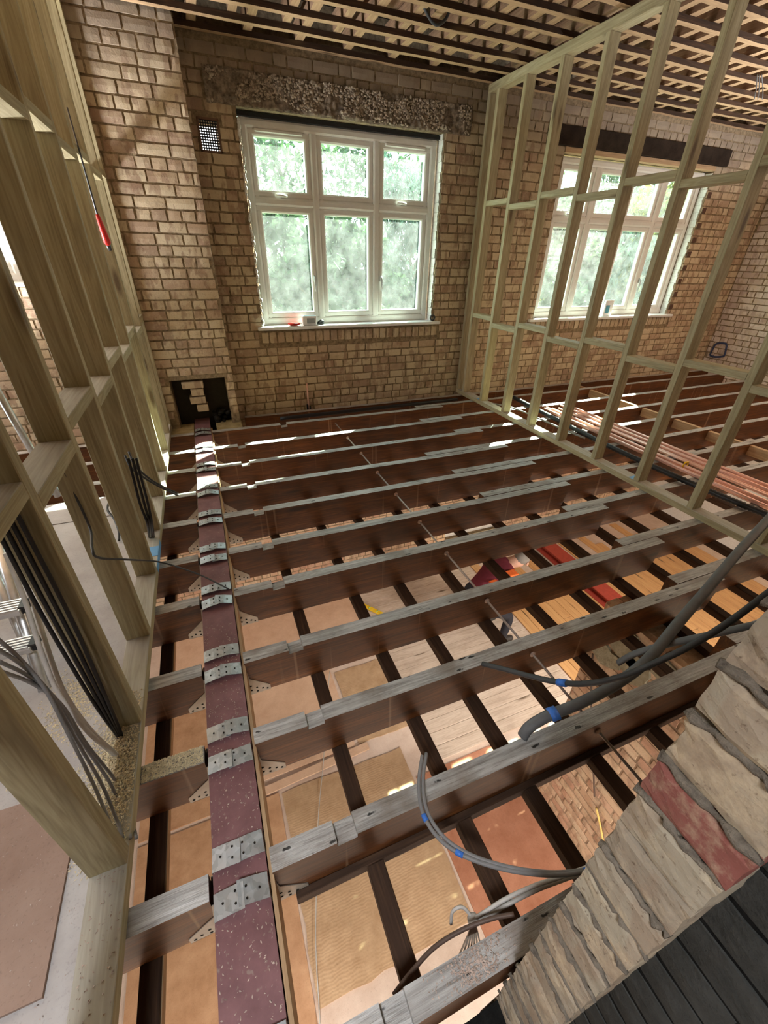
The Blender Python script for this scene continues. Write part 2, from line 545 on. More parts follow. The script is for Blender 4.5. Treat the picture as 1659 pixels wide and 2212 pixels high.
# ------------------------------------------------------------------ brickwork
def brick_mesh(L, H, D, mats, mi, seed):
    """one brick: chamfered and uneven front face looking along -y, L long, H high, D deep"""
    rr = random.Random(seed)
    nx, nz = (4, 3) if L > 0.15 else (3, 3)
    j = lambda s: rr.uniform(-s, s)
    vs, fs = [], []
    for iz in range(nz):
        for ix in range(nx):
            x = -L / 2 + L * ix / (nx - 1)
            z = -H / 2 + H * iz / (nz - 1)
            edge = ix in (0, nx - 1) or iz in (0, nz - 1)
            corner = ix in (0, nx - 1) and iz in (0, nz - 1)
            inset = 0.004 if edge else 0.0
            vs.append((x * (1 - 2 * 0.004 / L) + j(0.002), inset * 0.7 + (0.0015 if corner else 0) + j(0.0013), z * (1 - 2 * 0.004 / H) + j(0.002)))
    for iz in range(nz - 1):
        for ix in range(nx - 1):
            a = iz * nx + ix
            fs.append((a, a + 1, a + nx + 1, a + nx))
    ring = [ix for ix in range(nx)] + [iz * nx + nx - 1 for iz in range(1, nz)] + [(nz - 1) * nx + ix for ix in range(nx - 2, -1, -1)] + [iz * nx for iz in range(nz - 2, 0, -1)]
    k = len(vs)
    for i in ring:
        ix, iz = i % nx, i // nx
        vs.append((-L / 2 + L * ix / (nx - 1) + j(0.0015), D, -H / 2 + H * iz / (nz - 1) + j(0.0015)))
    n = len(ring)
    fs += [(ring[(q + 1) % n], ring[q], k + q, k + (q + 1) % n) for q in range(n)]
    me = bpy.data.meshes.new('brick')
    me.from_pydata(vs, [], fs)
    for m in mats: me.materials.append(m)
    me.polygons.foreach_set('material_index', [mi] * len(fs))
    at = me.attributes.new('tint', 'FLOAT', 'FACE')
    at.data.foreach_set('value', [rr.random()] * len(fs))
    me.update()
    return me


def lay(u0, u1, v0, v1, course, holes, seed, L=0.225, joint=0.0065, ragged=None):
    """courses of bricks over a rectangle; returns (centre u, centre v, length, height)"""
    rr = random.Random(seed)
    out = []
    nrow = int(round((v1 - v0) / course))
    for r in range(nrow):
        v = v0 + r * course
        if v + course > v1 + 0.02: break
        u = u0 - rr.random() * L
        if r % 2: u -= L / 4
        while u < u1:
            hd = (r % 4 == 0) or rr.random() < 0.28
            ln = (L / 2 if hd else L) * rr.uniform(0.95, 1.05)
            segs = [(max(u, u0), min(u + ln, u1))]
            for h in holes:
                if v + course * 0.5 > h[2] and v + course * 0.5 < h[3]:
                    ns = []
                    for a, b in segs:
                        if b <= h[0] or a >= h[1]: ns.append((a, b))
                        else:
                            if a < h[0]: ns.append((a, h[0]))
                            if b > h[1]: ns.append((h[1], b))
                    segs = ns
            for a, b in segs:
                if b - a > 0.035:
                    out.append(((a + b) / 2, v + course / 2, b - a - joint * rr.uniform(0.6, 1.5), course - joint * rr.uniform(0.7, 1.4)))
            u += ln
    return out


BM = {}
def brick_variants(key, mats, D=0.05):
    if key not in BM:
        BM[key] = ([brick_mesh(0.215, 0.07, D, mats, 0, 100 + i) for i in range(12)], [brick_mesh(0.105, 0.07, D, mats, 0, 300 + i) for i in range(12)])
    return BM[key]


def brickwork(parent, bricks, org, uax, nrm, mats, key, proud=0.0085, limit=300, seed=1, name='brick', D=0.05):
    """org + u*uax + v*z, outward normal nrm: the largest in view are parts, the rest one joined part"""
    rr = random.Random(seed)
    st, hd = brick_variants(key, mats, D)
    org, uax, nrm = Vector(org), Vector(uax), Vector(nrm)
    R = Matrix((uax, -nrm, Vector((0, 0, 1)))).transposed().to_4x4()
    sc = []
    for b in bricks:
        p = org + uax * b[0] + Vector((0, 0, b[1]))
        x, y, w = proj(p)
        vis = w > 0.05 and -30 < x < PW + 30 and -30 < y < PH + 30 and nrm.dot(CAM - p) > 0
        sc.append((b[2] * b[3] / w / w * abs(nrm.dot((CAM - p).normalized())) if vis else 0.0))
    order = sorted(range(len(bricks)), key=lambda i: -sc[i])
    rest = []
    V, F, T = [], [], []
    for rank, i in enumerate(order):
        b = bricks[i]
        lib = st if b[2] > 0.15 else hd
        me = rr.choice(lib)
        L0 = 0.215 if b[2] > 0.15 else 0.105
        out = proud + rr.uniform(-0.003, 0.004)
        M = Matrix.Translation(org + uax * b[0] + Vector((0, 0, b[1])) + nrm * out) @ R @ Matrix.Rotation(rr.uniform(-0.012, 0.012), 4, 'Y') @ Matrix.Diagonal((b[2] / L0, 1, b[3] / 0.07, 1))
        if rank < limit and sc[i] > 0:
            o = bpy.data.objects.new(name, me)
            COL.objects.link(o)
            o.parent = parent
            o.matrix_basis = M
        else:
            k = len(V)
            V += [tuple(M @ v.co) for v in me.vertices]
            F += [tuple(q + k for q in pl.vertices) for pl in me.polygons]
            T += [rr.random()] * len(me.polygons)
    if V:
        me = bpy.data.meshes.new('bricks_beyond')
        me.from_pydata(V, [], F)
        for m in mats: me.materials.append(m)
        at = me.attributes.new('tint', 'FLOAT', 'FACE')
        at.data.foreach_set('value', T)
        o = link('brickwork', me, parent)
        o['kind'] = 'stuff'
    return R


def wall_slab(name, rects, thick, org, uax, nrm, mat, parent=None):
    """a wall core built of rectangles (u0,u1,v0,v1) so that openings stay open"""
    m = MB()
    org, uax, nrm = Vector(org), Vector(uax), Vector(nrm)
    for u0, u1, v0, v1 in rects:
        vs = [org + uax * u + Vector((0, 0, v)) - nrm * d for d in (0, thick) for u, v in ((u0, v0), (u1, v0), (u1, v1), (u0, v1))]
        m.add(vs, [(0, 1, 2, 3), (7, 6, 5, 4), (0, 4, 5, 1), (1, 5, 6, 2), (2, 6, 7, 3), (3, 7, 4, 0)])
    o = m.build(name, mat, parent)
    return tag(o, kind='structure')


def minus(u0, u1, v0, v1, holes):
    """rectangles covering u0..u1 x v0..v1 without the holes"""
    us = sorted({u0, u1, *[h[0] for h in holes], *[h[1] for h in holes]})
    vs = sorted({v0, v1, *[h[2] for h in holes], *[h[3] for h in holes]})
    out = []
    for a, b in zip(us, us[1:]):
        run = None
        for c, d in zip(vs, vs[1:]):
            cu, cv = (a + b) / 2, (c + d) / 2
            if any(h[0] < cu < h[1] and h[2] < cv < h[3] for h in holes):
                if run: out.append((a, b, *run)); run = None
            else: run = (run[0], d) if run else (c, d)
        if run: out.append((a, b, *run))
    return out


# window wall ----------------------------------------------------------
H1 = (0.585, 2.56, 0.84, 2.575)      # first window
H2 = (4.06, 6.53, 0.84, 2.56)        # second window
H3 = (-3.0, -1.32, 1.25, 2.56)       # left room's window
HV = (0.265, 0.425, 2.265, 2.475)    # air brick
HL = (3.1, 4.2, -2.52, -1.9)         # lower glazed door
LT1 = (0.36, 2.84, 2.575, 2.80)      # rough concrete lintel
LT2 = (3.79, 6.70, 2.56, 2.765)
HB = (-1.08, 0.13, -0.3, 2.95)       # behind the chimney breast
wallf = wall_slab('wall_front', minus(-4.2, 7.98, ZF - 0.1, 3.25, [H1, H2, H3, HV, HL]), 0.30, (0, WY, 0), (1, 0, 0), (0, -1, 0), MORTAR)
hol = [H1, H2, H3, HV, LT1, LT2, HB]
bk = lay(-4.2, 7.8, -0.24, 2.96, 0.0835, hol + [(H1[0] - 0.05, H1[1] + 0.1, 0.70, 0.85), (H2[0] - 0.05, H2[1] + 0.1, 0.70, 0.85)], 11)
# brick-on-edge course under the sills
for a, b in ((H1[0] - 0.03, H1[1] + 0.08), (H2[0] - 0.03, H2[1] + 0.08)):
    u = a
    while u < b:
        bk.append((u + 0.04, 0.775, 0.071, 0.112))
        u += 0.0835
brickwork(wallf, bk, (0, WY, 0), (1, 0, 0), (0, -1, 0), [BRICK], 'buff', seed=3)
bkl = lay(-4.2, 7.8, ZF, -0.3, 0.0835, [HL], 12)
brickwork(wallf, bkl, (0, WY, 0), (1, 0, 0), (0, -1, 0), [BRICKL], 'lower', limit=0, seed=4)

# chimney breast -------------------------------------------------------
FH = (-0.40, 0.115, -0.2, 0.46)      # hearth opening
brs = wall_slab('wall_chimney_breast', minus(-1.05, 0.198, -0.28, 3.15, [FH]), WY - BY - 0.002, (0, BY, 0), (1, 0, 0), (0, -1, 0), MORTAR)
fhb = [(-0.40, 0.115, -0.2, 0.50)]
bkb = lay(-1.05, 0.198, 0.08, 3.05, 0.0835, fhb, 21)
brickwork(brs, bkb, (0, BY, 0), (1, 0, 0), (0, -1, 0), [BRICK], 'buff', seed=5)
# broken edge of the opening: a few bricks hang lower on the left, a pier on the right
m = MB()
m.box((-0.20, BY + 0.09, 0.40), (0.20, 0.14, 0.07), 0, bev=0.006)
m.box((-0.17, BY + 0.10, 0.32), (0.12, 0.13, 0.07), 0, bev=0.006)
m.box((-0.18, BY + 0.11, 0.235), (0.15, 0.12, 0.07), 0, bev=0.006)
m.box((-0.15, BY + 0.11, 0.15), (0.11, 0.12, 0.07), 0, bev=0.006)
m.build('broken_pier', BRICK, brs)
m = MB()
m.box((-0.14, WY - 0.004, 0.10), (0.54, 0.006, 0.80))
m.build('soot_back', plain('sooty_brown', (0.055, 0.045, 0.036), 0.95, 0.05), brs)
m = MB()
for k in range(26):
    m.ball((random.uniform(-0.05, 0.10), BY + random.uniform(0.06, 0.2), -0.02 + random.uniform(0, 0.12)), random.uniform(0.015, 0.04), 0, 6, 4, (1, 1, 0.7))
o = m.build('rubble', SOOT, brs); o['kind'] = 'stuff'
# hearth trimmers: concrete either side of the steel, yellow light put into its colour
m = MB()
m.box((-0.40, BY - 0.03, -0.10), (0.27, 0.30, 0.16), bev=0.01)
m.box((0.075, BY - 0.03, -0.10), (0.26, 0.30, 0.16), bev=0.01)
hearth = m.build('hearth_slab', mk_mortar('yellow_lit_concrete', (0.22, 0.17, 0.08), (0.42, 0.34, 0.19), 14))
tag(hearth, 'concrete hearth remains coloured as yellow-lit at the foot of the chimney breast, split by the steel', 'hearth')

# right wall -----------------------------------------------------------
wallr = wall_slab('wall_right', [(0.0, WY, -0.3, 3.25)], 0.25, (RX, 0, 0), (0, 1, 0), (-1, 0, 0), MORTAR)
brickwork(wallr, lay(0.0, WY - 0.01, -0.24, 2.96, 0.0835, [], 31), (RX, 0, 0), (0, 1, 0), (-1, 0, 0), [BRICKR], 'pink', seed=6)
wall_slab('wall_right_lower', [(-2.6, WY, ZF - 0.1, -0.3)], 0.25, (RX, 0, 0), (0, 1, 0), (-1, 0, 0), WPLASTER)
wall_slab('wall_back', [(-4.2, 8.0, ZF - 0.1, 3.25)], 0.2, (0, -2.6, 0), (1, 0, 0), (0, 1, 0), MORTAR)
wall_slab('wall_left', minus(-2.6, WY, ZF - 0.1, 3.25, [(2.7, 4.4, 0.25, 2.8)]), 0.2, (-4.2, 0, 0), (0, 1, 0), (1, 0, 0), MORTAR)
# spray-painted outline on it (u = y, v = z)
m = MB()
ol = [(4.74, 0.22), (4.73, 0.36), (4.70, 0.41), (4.60, 0.43), (4.55, 0.41), (4.52, 0.27), (4.55, 0.235), (4.66, 0.21), (4.74, 0.22)]
ol = smooth_path([(RX - 0.016, a, b) for a, b in ol], 5)
m.tube(ol, 0.017, 6, 0, True, 1.0)
m.v = [(RX - 0.017 + (x - RX + 0.016) * 0.12, y, z) for x, y, z in m.v]
m.build('spray_mark', BLUEPAINT, wallr)

# lower brick wall beside the floor below -----------------------------
LX, LY = 2.02, 1.24
walll = wall_slab('wall_lower', [(-0.6, LY, ZF, -0.27)], 0.24, (LX, 0, 0), (0, 1, 0), (-1, 0, 0), MORTARL)
brickwork(walll, lay(-0.6, LY, ZF, -0.27, 0.078, [], 41), (LX, 0, 0), (0, 1, 0), (-1, 0, 0), [BRICKL], 'lower', seed=8)
bke = lay(0.0, 0.24, ZF, -0.27, 0.078, [], 42)
brickwork(walll, bke, (LX, LY, 0), (1, 0, 0), (0, 1, 0), [BRICKL], 'lower', limit=0, seed=9)
m = MB()
for (y, z, s) in ((1.02, -0.42, 0.16), (0.93, -0.52, 0.12), (1.10, -0.60, 0.10), (0.80, -0.36, 0.10)):
    pts = [(y + s * math.cos(t) * random.uniform(0.7, 1.15), z + s * 0.8 * math.sin(t) * random.uniform(0.7, 1.15)) for t in np.linspace(0, 2 * PI, 15)[:-1]]
    m.prism(pts, LX - 0.022, LX - 0.002, 'x')
m.build('old_render', mk_mortar('grey_green_render', (0.24, 0.22, 0.15), (0.42, 0.39, 0.29), 18), walll)

# air brick grille -----------------------------------------------------
g = empty('ventilation_grille', (0.345, WY + 0.02, 2.265))
tag(g, 'pierced metal air vent grille let into the brickwork between chimney breast and window', 'vent')
m = MB()
cw, ch, nx, nz = 0.150, 0.195, 8, 11
for i in range(nx + 1):
    m.box((-cw / 2 + cw * i / nx, 0, 0.105), (0.0105, 0.008, ch))
for k in range(nz + 1):
    m.box((0, 0, 0.105 - ch / 2 + ch * k / nz), (cw, 0.008, 0.0100))
m.build('grating', plain('grille_metal', (0.16, 0.17, 0.20), 0.5, 0.4, 0.5), g)
m = MB()
for sx in (-1, 1): m.box((sx * 0.079, -0.012, 0.105), (0.014, 0.03, 0.215))
for sz in (0.0, 0.211): m.box((0, -0.012, sz), (0.172, 0.03, 0.014))
m.build('surround', plain('rusty_frame', (0.16, 0.09, 0.06), 0.8), g)

# lintels --------------------------------------------------------------
m = MB()
nx, nz = 240, 24
vs, fs = [], []
for k in range(nz + 1):
    for i in range(nx + 1):
        x = LT1[0] + (LT1[1] - LT1[0]) * i / nx
        z = LT1[2] + (LT1[3] - LT1[2]) * k / nz
        e = 0.0 if 0 < k < nz else 0.01
        y = WY - 0.014 - 0.026 * max(0.0, mnoise.noise(Vector((x * 9, z * 9, 1.0)))) - 0.016 * mnoise.noise(Vector((x * 31, z * 31, 5.0))) - 0.010 * abs(mnoise.noise(Vector((x * 75, z * 75, 2.0)))) + e
        vs.append((x, y, z + (0.012 * mnoise.noise(Vector((x * 12, 0, 3))) if k in (0, nz) else 0)))
for k in range(nz):
    for i in range(nx):
        a = k * (nx + 1) + i
        fs.append((a, a + 1, a + nx + 2, a + nx + 1))
k0 = len(vs)
m.add(vs, fs, 0, True)
m.box(((LT1[0] + LT1[1]) / 2, WY + 0.02, (LT1[2] + LT1[3]) / 2), (LT1[1] - LT1[0], 0.06, LT1[3] - LT1[2] - 0.004))
lin = m.build('rough_lintel', CONC, None)
tag(lin, 'rough concrete lintel crusted with old plaster over the window beside the chimney breast', 'lintel')
m = MB()
ico = []
for k in range(2600):
    x = random.uniform(LT1[0] + 0.02, LT1[1] - 0.02)
    zf = random.random() ** 0.8
    z = LT1[2] + 0.012 + zf * (LT1[3] - LT1[2] - 0.02)
    if mnoise.noise(Vector((x * 3.2, z * 6, 9.0))) < -0.16: continue
    r = random.uniform(0.003, 0.011) * (1.4 if random.random() < 0.1 else 1)
    m.ball((x, WY - 0.018 - 0.02 * max(0, mnoise.noise(Vector((x * 9, z * 9, 1.0)))), z), r, 0, 5, 4, (random.uniform(0.8, 1.7), 0.9, random.uniform(0.6, 1.2)))
o = m.build('plaster_lumps', CLUMP, lin); o['kind'] = 'stuff'
m = MB()
m.box(((LT2[0] + LT2[1]) / 2, WY - 0.008, (LT2[2] + LT2[3]) / 2 + 0.02), (LT2[1] - LT2[0], 0.05, LT2[3] - LT2[2] - 0.04), bev=0.004)
lin2 = m.build('dark_lintel', DARKLINT)
tag(lin2, 'smooth dark brown lintel over the window behind the far stud wall', 'lintel')
m = MB()
m.box(((H2[0] + H2[1]) / 2, WY + 0.03, LT2[2] + 0.012), (H2[1] - H2[0], 0.09, 0.05), bev=0.003)
m.build('packing_strip', OLDPALE['x'], lin2)

# windows --------------------------------------------------------------
def frame_bar(m, a, b, w, y0, d, mi=0):
    """a bar of the frame with sloped inner faces between two points in the x-z plane"""
    (x0, z0), (x1, z1) = a, b
    if abs(z1 - z0) < 1e-6:
        poly = [(y0, z0 - w / 2), (y0 + d, z0 - w / 2 - 0.004), (y0 + d, z0 + w / 2 + 0.004), (y0, z0 + w / 2), (y0 - 0.006, z0 + w / 4), (y0 - 0.006, z0 - w / 4)]
        m.prism(poly, x0, x1, 'x', mi)
    else:
        poly = [(x0 - w / 2, y0), (x0 - w / 2 - 0.004, y0 + d), (x0 + w / 2 + 0.004, y0 + d), (x0 + w / 2, y0), (x0 + w / 4, y0 - 0.006), (x0 - w / 4, y0 - 0.006)]
        m.prism(poly, z0, z1, 'z', mi)


def window(n, x0, x1, z0, z1, mull, trans, sill=True, handles=(), vents=(), Y=FY, sash_w=0.052):
    w = tag(empty('window_%d' % n, ((x0 + x1) / 2, Y, z0)), kind='structure')
    ox, oz = (x0 + x1) / 2, z0
    loc = lambda x, z: (x - ox, z - oz)
    m = MB()
    fw = 0.062
    for a, b in (((x0, z0 + fw / 2), (x1, z0 + fw / 2)), ((x0, z1 - fw / 2), (x1, z1 - fw / 2))): frame_bar(m, loc(*a), loc(*b), fw, 0, 0.065)
    for a, b in (((x0 + fw / 2, z0), (x0 + fw / 2, z1)), ((x1 - fw / 2, z0), (x1 - fw / 2, z1))): frame_bar(m, loc(*a), loc(*b), fw, 0.0005, 0.065)
    m.build('frame', UPVC, w)
    for mx in mull:
        m = MB(); frame_bar(m, loc(mx, z0 + fw), loc(mx, z1 - fw), 0.062, -0.001, 0.063); m.build('mullion', UPVC, w)
    xs = [x0 + fw] + sum([[mx - 0.031, mx + 0.031] for mx in mull], []) + [x1 - fw]
    cells = []
    for i in range(0, len(xs), 2):
        if trans:
            m = MB(); frame_bar(m, loc(xs[i], trans), loc(xs[i + 1], trans), 0.064, -0.0005, 0.063); m.build('transom', UPVC, w)
            cells += [(xs[i], xs[i + 1], z0 + fw, trans - 0.032), (xs[i], xs[i + 1], trans + 0.032, z1 - fw)]
        else: cells.append((xs[i], xs[i + 1], z0 + fw, z1 - fw))
    for ci, (a, b, c, d) in enumerate(cells):
        m = MB()
        s = sash_w
        yb = 0.012
        for p, q in (((a, c + s / 2), (b, c + s / 2)), ((a, d - s / 2), (b, d - s / 2))): frame_bar(m, loc(*p), loc(*q), s, yb, 0.04)
        for p, q in (((a + s / 2, c), (a + s / 2, d)), ((b - s / 2, c), (b - s / 2, d))): frame_bar(m, loc(*p), loc(*q), s, yb + 0.0005, 0.04)
        sh = m.build('sash', UPVC, w)
        m = MB()
        m.box(((a + b) / 2 - ox, yb + 0.022, (c + d) / 2 - oz), (b - a - 2 * s + 0.012, 0.004, d - c - 2 * s + 0.012))
        m.build('pane', GLASS, sh)
        if ci in handles:
            m = MB()
            if handles[ci] == 'v':
                hx = b - s / 2 - 0.004 if ci == 0 else a + s / 2 + 0.004
                m.box((hx - ox, yb - 0.012, c - oz + 0.37), (0.022, 0.02, 0.06), bev=0.004)
                m.tube([(hx - ox, yb - 0.03, c - oz + 0.39), (hx - ox, yb - 0.038, c - oz + 0.36), (hx - ox + 0.004, yb - 0.036, c - oz + 0.25)], [0.010, 0.011, 0.008], 8)
            else:
                hx = (a + b) / 2
                m.box((hx - ox, yb - 0.012, c - oz + 0.015), (0.07, 0.02, 0.022), bev=0.004)
                m.tube([(hx - ox + 0.02, yb - 0.03, c - oz + 0.015), (hx - ox - 0.02, yb - 0.038, c - oz + 0.017), (hx - ox - 0.08, yb - 0.036, c - oz + 0.02)], [0.010, 0.011, 0.008], 8)
            m.build('handle', GREYP if handles[ci] == 'v' else UPVC, sh)
        if ci in vents:
            m = MB()
            m.box(((a + b) / 2 - ox, yb - 0.012, d - oz - 0.012), (b - a - 0.12, 0.018, 0.026), bev=0.006)
            m.build('trickle_vent', UPVC, sh)
    return w


W1 = window(1, 0.607, 2.525, 0.89, 2.535, (1.250, 1.878), 1.955, handles={0: 'v', 4: 'v', 1: 'h', 5: 'h'}, vents=(1, 5))
W2 = window(2, 4.09, 6.50, 0.87, 2.535, (4.70, 5.26, 5.83), 1.955, handles={6: 'v', 1: 'h'}, vents=())
W3 = window(3, -2.95, -1.34, 1.30, 2.535, (-2.1,), None)
W4 = window(4, 3.12, 4.18, -2.50, -1.92, (3.65,), None, sash_w=0.07)
for w_, (a, b, zz) in ((W1, (0.53, 2.645, 0.89)), (W2, (3.98, 6.62, 0.87)), (W3, (-3.0, -1.30, 1.30))):
    m = MB()
    m.prism([(FY + 0.02, -0.002), (WY - 0.05, -0.006), (WY - 0.056, -0.016), (WY - 0.05, -0.036), (FY + 0.02, -0.030)], a, b, 'x')
    o = m.build('window_sill', WHITE, w_)
    o.location = (-w_.location.x, -w_.location.y, 0)
# black gap and foam line over window 1
m = MB()
m.box((0, 0.02, 0), (H1[1] - H1[0], 0.06, 0.028))
o = m.build('head_gap', BLACKP, W1); o.location = ((H1[0] + H1[1]) / 2 - W1.location.x, -0.02, 2.552 - 0.89)
# plaster left on the reveals: ragged white skins beside the frames
def reveal(n, x, z0, z1, side, seed, parts):
    rr = random.Random(seed)
    t = tag(empty('trim_%d' % n, (x, FY, z0)), kind='structure')
    z = z0
    k = 0
    while z < z1 - 0.02:
        h = 0.0835
        deep = WY + (0.0 if k % 2 else 0.012) - FY
        m = MB()
        pl = []
        for q in range(5):
            zz = z - z0 + h * q / 4 * 0.97
            pl.append((deep + rr.uniform(0, 0.014), zz))
        poly = [(0.0, z - z0), *pl, (0.0, z - z0 + h * 0.97)]
        m.prism(poly, -0.012 * side, 0.010 * side, 'x')
        m.build('plaster_skin', WPLASTER, t)
        z += h
        k += 1
    return t
reveal(1, H1[1], 0.86, 2.55, 1, 3, 0)
reveal(2, H2[1], 0.86, 2.53, 1, 4, 0)
# ragged foam and plaster line left of window 1
m = MB()
for k in range(70):
    z = 0.9 + 1.62 * k / 70
    m.ball((0.592 + random.uniform(-0.012, 0.008), WY - 0.004, z), random.uniform(0.006, 0.016), 0, 6, 4, (1.0, 0.7, 1.5))
o = m.build('trim_3', WPLASTER); o['kind'] = 'structure'
# toothed quoins on the right jambs: dark recess between every other brick
m = MB()
for x, z0, z1 in ((H2[1], 0.93, 2.5),):
    z = z0
    while z < z1:
        m.box((x + 0.045, WY - 0.0115, z + 0.035), (0.07, 0.012, 0.062), bev=0.003)
        z += 0.167
o = m.build('trim_4', plain('dark_toothing', (0.10, 0.055, 0.038), 0.95)); o['kind'] = 'structure'

# ------------------------------------------------------------------ ceiling
ceil = tag(empty('ceiling', (0, 0, ZC)), kind='structure')
def bar(size, mats, ax=None):
    m = MB(); m.box((0, 0, 0), size, bev=0.0025)
    return m.mesh('bar', mats)
# thin battens along x: light painted on the pale undersides, shade on the sides
CY = [4.795 - 0.263 * k for k in range(26)]
n = 48
BD = 0.034
def cbatten(seed):
    rr = random.Random(seed)
    m = MB()
    L0, L1 = -4.15, 7.78
    vs = []
    for i in range(n + 1):
        x = L0 + (L1 - L0) * i / n
        dz, dy, w = rr.uniform(-0.003, 0.003), rr.uniform(-0.003, 0.003), rr.uniform(0.024, 0.028)
        vs += [(x, -w + dy, dz), (x, w + dy, dz), (x, w + dy, BD), (x, -w + dy, BD)]
    fs = [(i * 4 + k, i * 4 + (k + 1) % 4, i * 4 + 4 + (k + 1) % 4, i * 4 + 4 + k) for i in range(n) for k in range(4)]
    m.add(vs, fs)
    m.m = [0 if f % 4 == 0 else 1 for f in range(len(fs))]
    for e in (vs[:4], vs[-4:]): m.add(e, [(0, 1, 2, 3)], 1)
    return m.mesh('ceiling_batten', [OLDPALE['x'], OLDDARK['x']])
cjm = [cbatten(q) for q in range(4)]
for k, y in enumerate(CY):
    link('ceiling_batten', cjm[k % 4], ceil, (0, y, 0))
# ceiling joists along y above them, in pairs: undersides coloured as lit, sides as shaded
def cjoist(w, L):
    m = MB()
    m.box((0, 0, 0.05), (w, L, 0.10))
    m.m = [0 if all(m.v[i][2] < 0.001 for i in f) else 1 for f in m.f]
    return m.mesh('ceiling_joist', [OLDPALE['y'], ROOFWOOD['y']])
j1, j2 = cjoist(0.066, 7.2), cjoist(0.060, 6.9)
k = 0
x = 1.545 - 0.405 * 14
while x < 7.7:
    link('ceiling_joist', j1, ceil, (x, 4.83 - 3.6, BD + 0.002))
    link('ceiling_joist', j2, ceil, (x - 0.135 - 0.03 * ((k * 7) % 3) / 2, 4.52 - 3.45, BD + 0.003))
    x += 0.405
    k += 1
# loft boards above, stopping short of the window wall so that a dark void shows there
rb = [bar((w_, 6.9, 0.02), ROOFWOOD['y']) for w_ in (0.180, 0.196, 0.165)]
x, k = -4.1, 0
while x < 7.7:
    w_ = (0.180, 0.196, 0.165)[k % 3]
    link('loft_board', rb[k % 3], ceil, (x + w_ / 2, 4.40 - 3.45 - random.uniform(0, 0.10), BD + 0.115 + random.uniform(0, 0.006)))
    x += w_ + 0.010
    k += 1
m = MB()
m.box((1.8, 1.3, 0.62), (12.4, 8.2, 0.06))
m.box((1.8, 5.22, 0.30), (12.4, 0.1, 0.66))
m.build('roof_deck', SOOT, ceil)

# hanging cable loop and wires under the ceiling
m = MB()
m.tube(smooth_path([aty(905, -10, 3.9), aty(918, 20, 3.9), aty(932, 45, 3.9), aty(945, 54, 3.9), aty(962, 42, 3.9), aty(976, 10, 3.9), aty(982, -15, 3.9)]), 0.010, 8)
o = m.build('ceiling_cable', CABLED)
tag(o, 'dark cable hanging in a loop below the ceiling joists', 'cable')
m = MB()
for d in (-4, 0, 5):
    m.tube(smooth_path([aty(1640 + d, 160, 3.2), aty(1640 + d * 1.6, 190, 3.2), aty(1637 + d * 2, 215, 3.2)]), 0.004, 6)
o = m.build('hanging_wire_tails', CABLEL)
tag(o, 'pale wire tails hanging from the ceiling beyond the far stud wall', 'cable')
m = MB()
for d in (0, 6):
    m.tube(smooth_path([aty(1412 + d, 105, 3.5), aty(1408 + d, 150, 3.5), aty(1402 + d * .6, 190, 3.5), aty(1395 + d * .5, 225, 3.5)]), 0.003, 6)
o = m.build('hanging_twin_wires', CABLED)
tag(o, 'pair of thin dark wires dangling from the ceiling near a tall stud', 'cable')

# ------------------------------------------------------------------ steel beam with its packers
BX0, BX1, BZ = -0.262, -0.112, -0.002
BXC = (BX0 + BX1) / 2
beam = empty('steel_beam', (BXC, 2.2, BZ))
tag(beam, 'long red oxide painted steel I-beam running through the joists to the hearth', 'beam')
m = MB()
t, hgt, wd = 0.012, 0.20, BX1 - BX0
poly = [(-wd / 2, 0), (wd / 2, 0), (wd / 2, -t), (0.005, -t), (0.005, -hgt + t), (wd / 2, -hgt + t), (wd / 2, -hgt), (-wd / 2, -hgt), (-wd / 2, -hgt + t), (-0.005, -hgt + t), (-0.005, -t), (-wd / 2, -t)]
m.prism(poly, -2.35, 2.60, 'y')
m.build('girder', REDOX, beam)
m = MB()
m.box((wd / 2 + 0.009, 0.1, -0.10), (0.012, 4.4, 0.175))
m.build('web_packer', OLDPALE['y'], beam)

# ------------------------------------------------------------------ floor joists
JW, JD = 0.066, 0.215
JY = [0.145, 0.558, 0.961, 1.345, 1.80, 2.187, 2.612, 3.02, 3.449, 3.866, 4.311, 4.66]
ORD = ['first', 'second', 'third', 'fourth', 'fifth', 'sixth', 'seventh', 'eighth', 'ninth', 'tenth', 'eleventh', 'twelfth']


def joist_body(x0, x1, seed, notch=None, cut0=True, end1=0.0, skew=0.0, depth=JD):
    """profile in x-z, thickness along +y; slot 0 sides, slot 1 weathered top"""
    rr = random.Random(seed)
    top = [(x0, rr.uniform(-0.002, 0.001))]
    xs = list(np.arange(x0 + 0.35, x1 - 0.2, 0.42))
    pts = []
    if notch:
        a, b, d = notch
        top += [(a, -0.001), (a + 0.001, -d), (b - 0.001, -d + 0.003), (b, 0.001)]
        xs = [q for q in xs if q > b + 0.15]
    top += [(q + rr.uniform(-0.06, 0.06), rr.uniform(-0.004, 0.002)) for q in xs]
    top.append((x1, rr.uniform(-0.002, 0.001)))
    bot = [(x1 - end1, -depth), (x0 + (0.085 if cut0 else 0.0), -depth)]
    if cut0: bot.append((x0 + 0.005, -depth + 0.07))
    poly = top + bot
    m = MB()
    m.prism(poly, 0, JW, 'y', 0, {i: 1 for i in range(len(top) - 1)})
    if skew: m.v = [(x, y + skew * (x - x0), z) for x, y, z in m.v]
    return m.mesh('joist', [JOIST, JTOP])


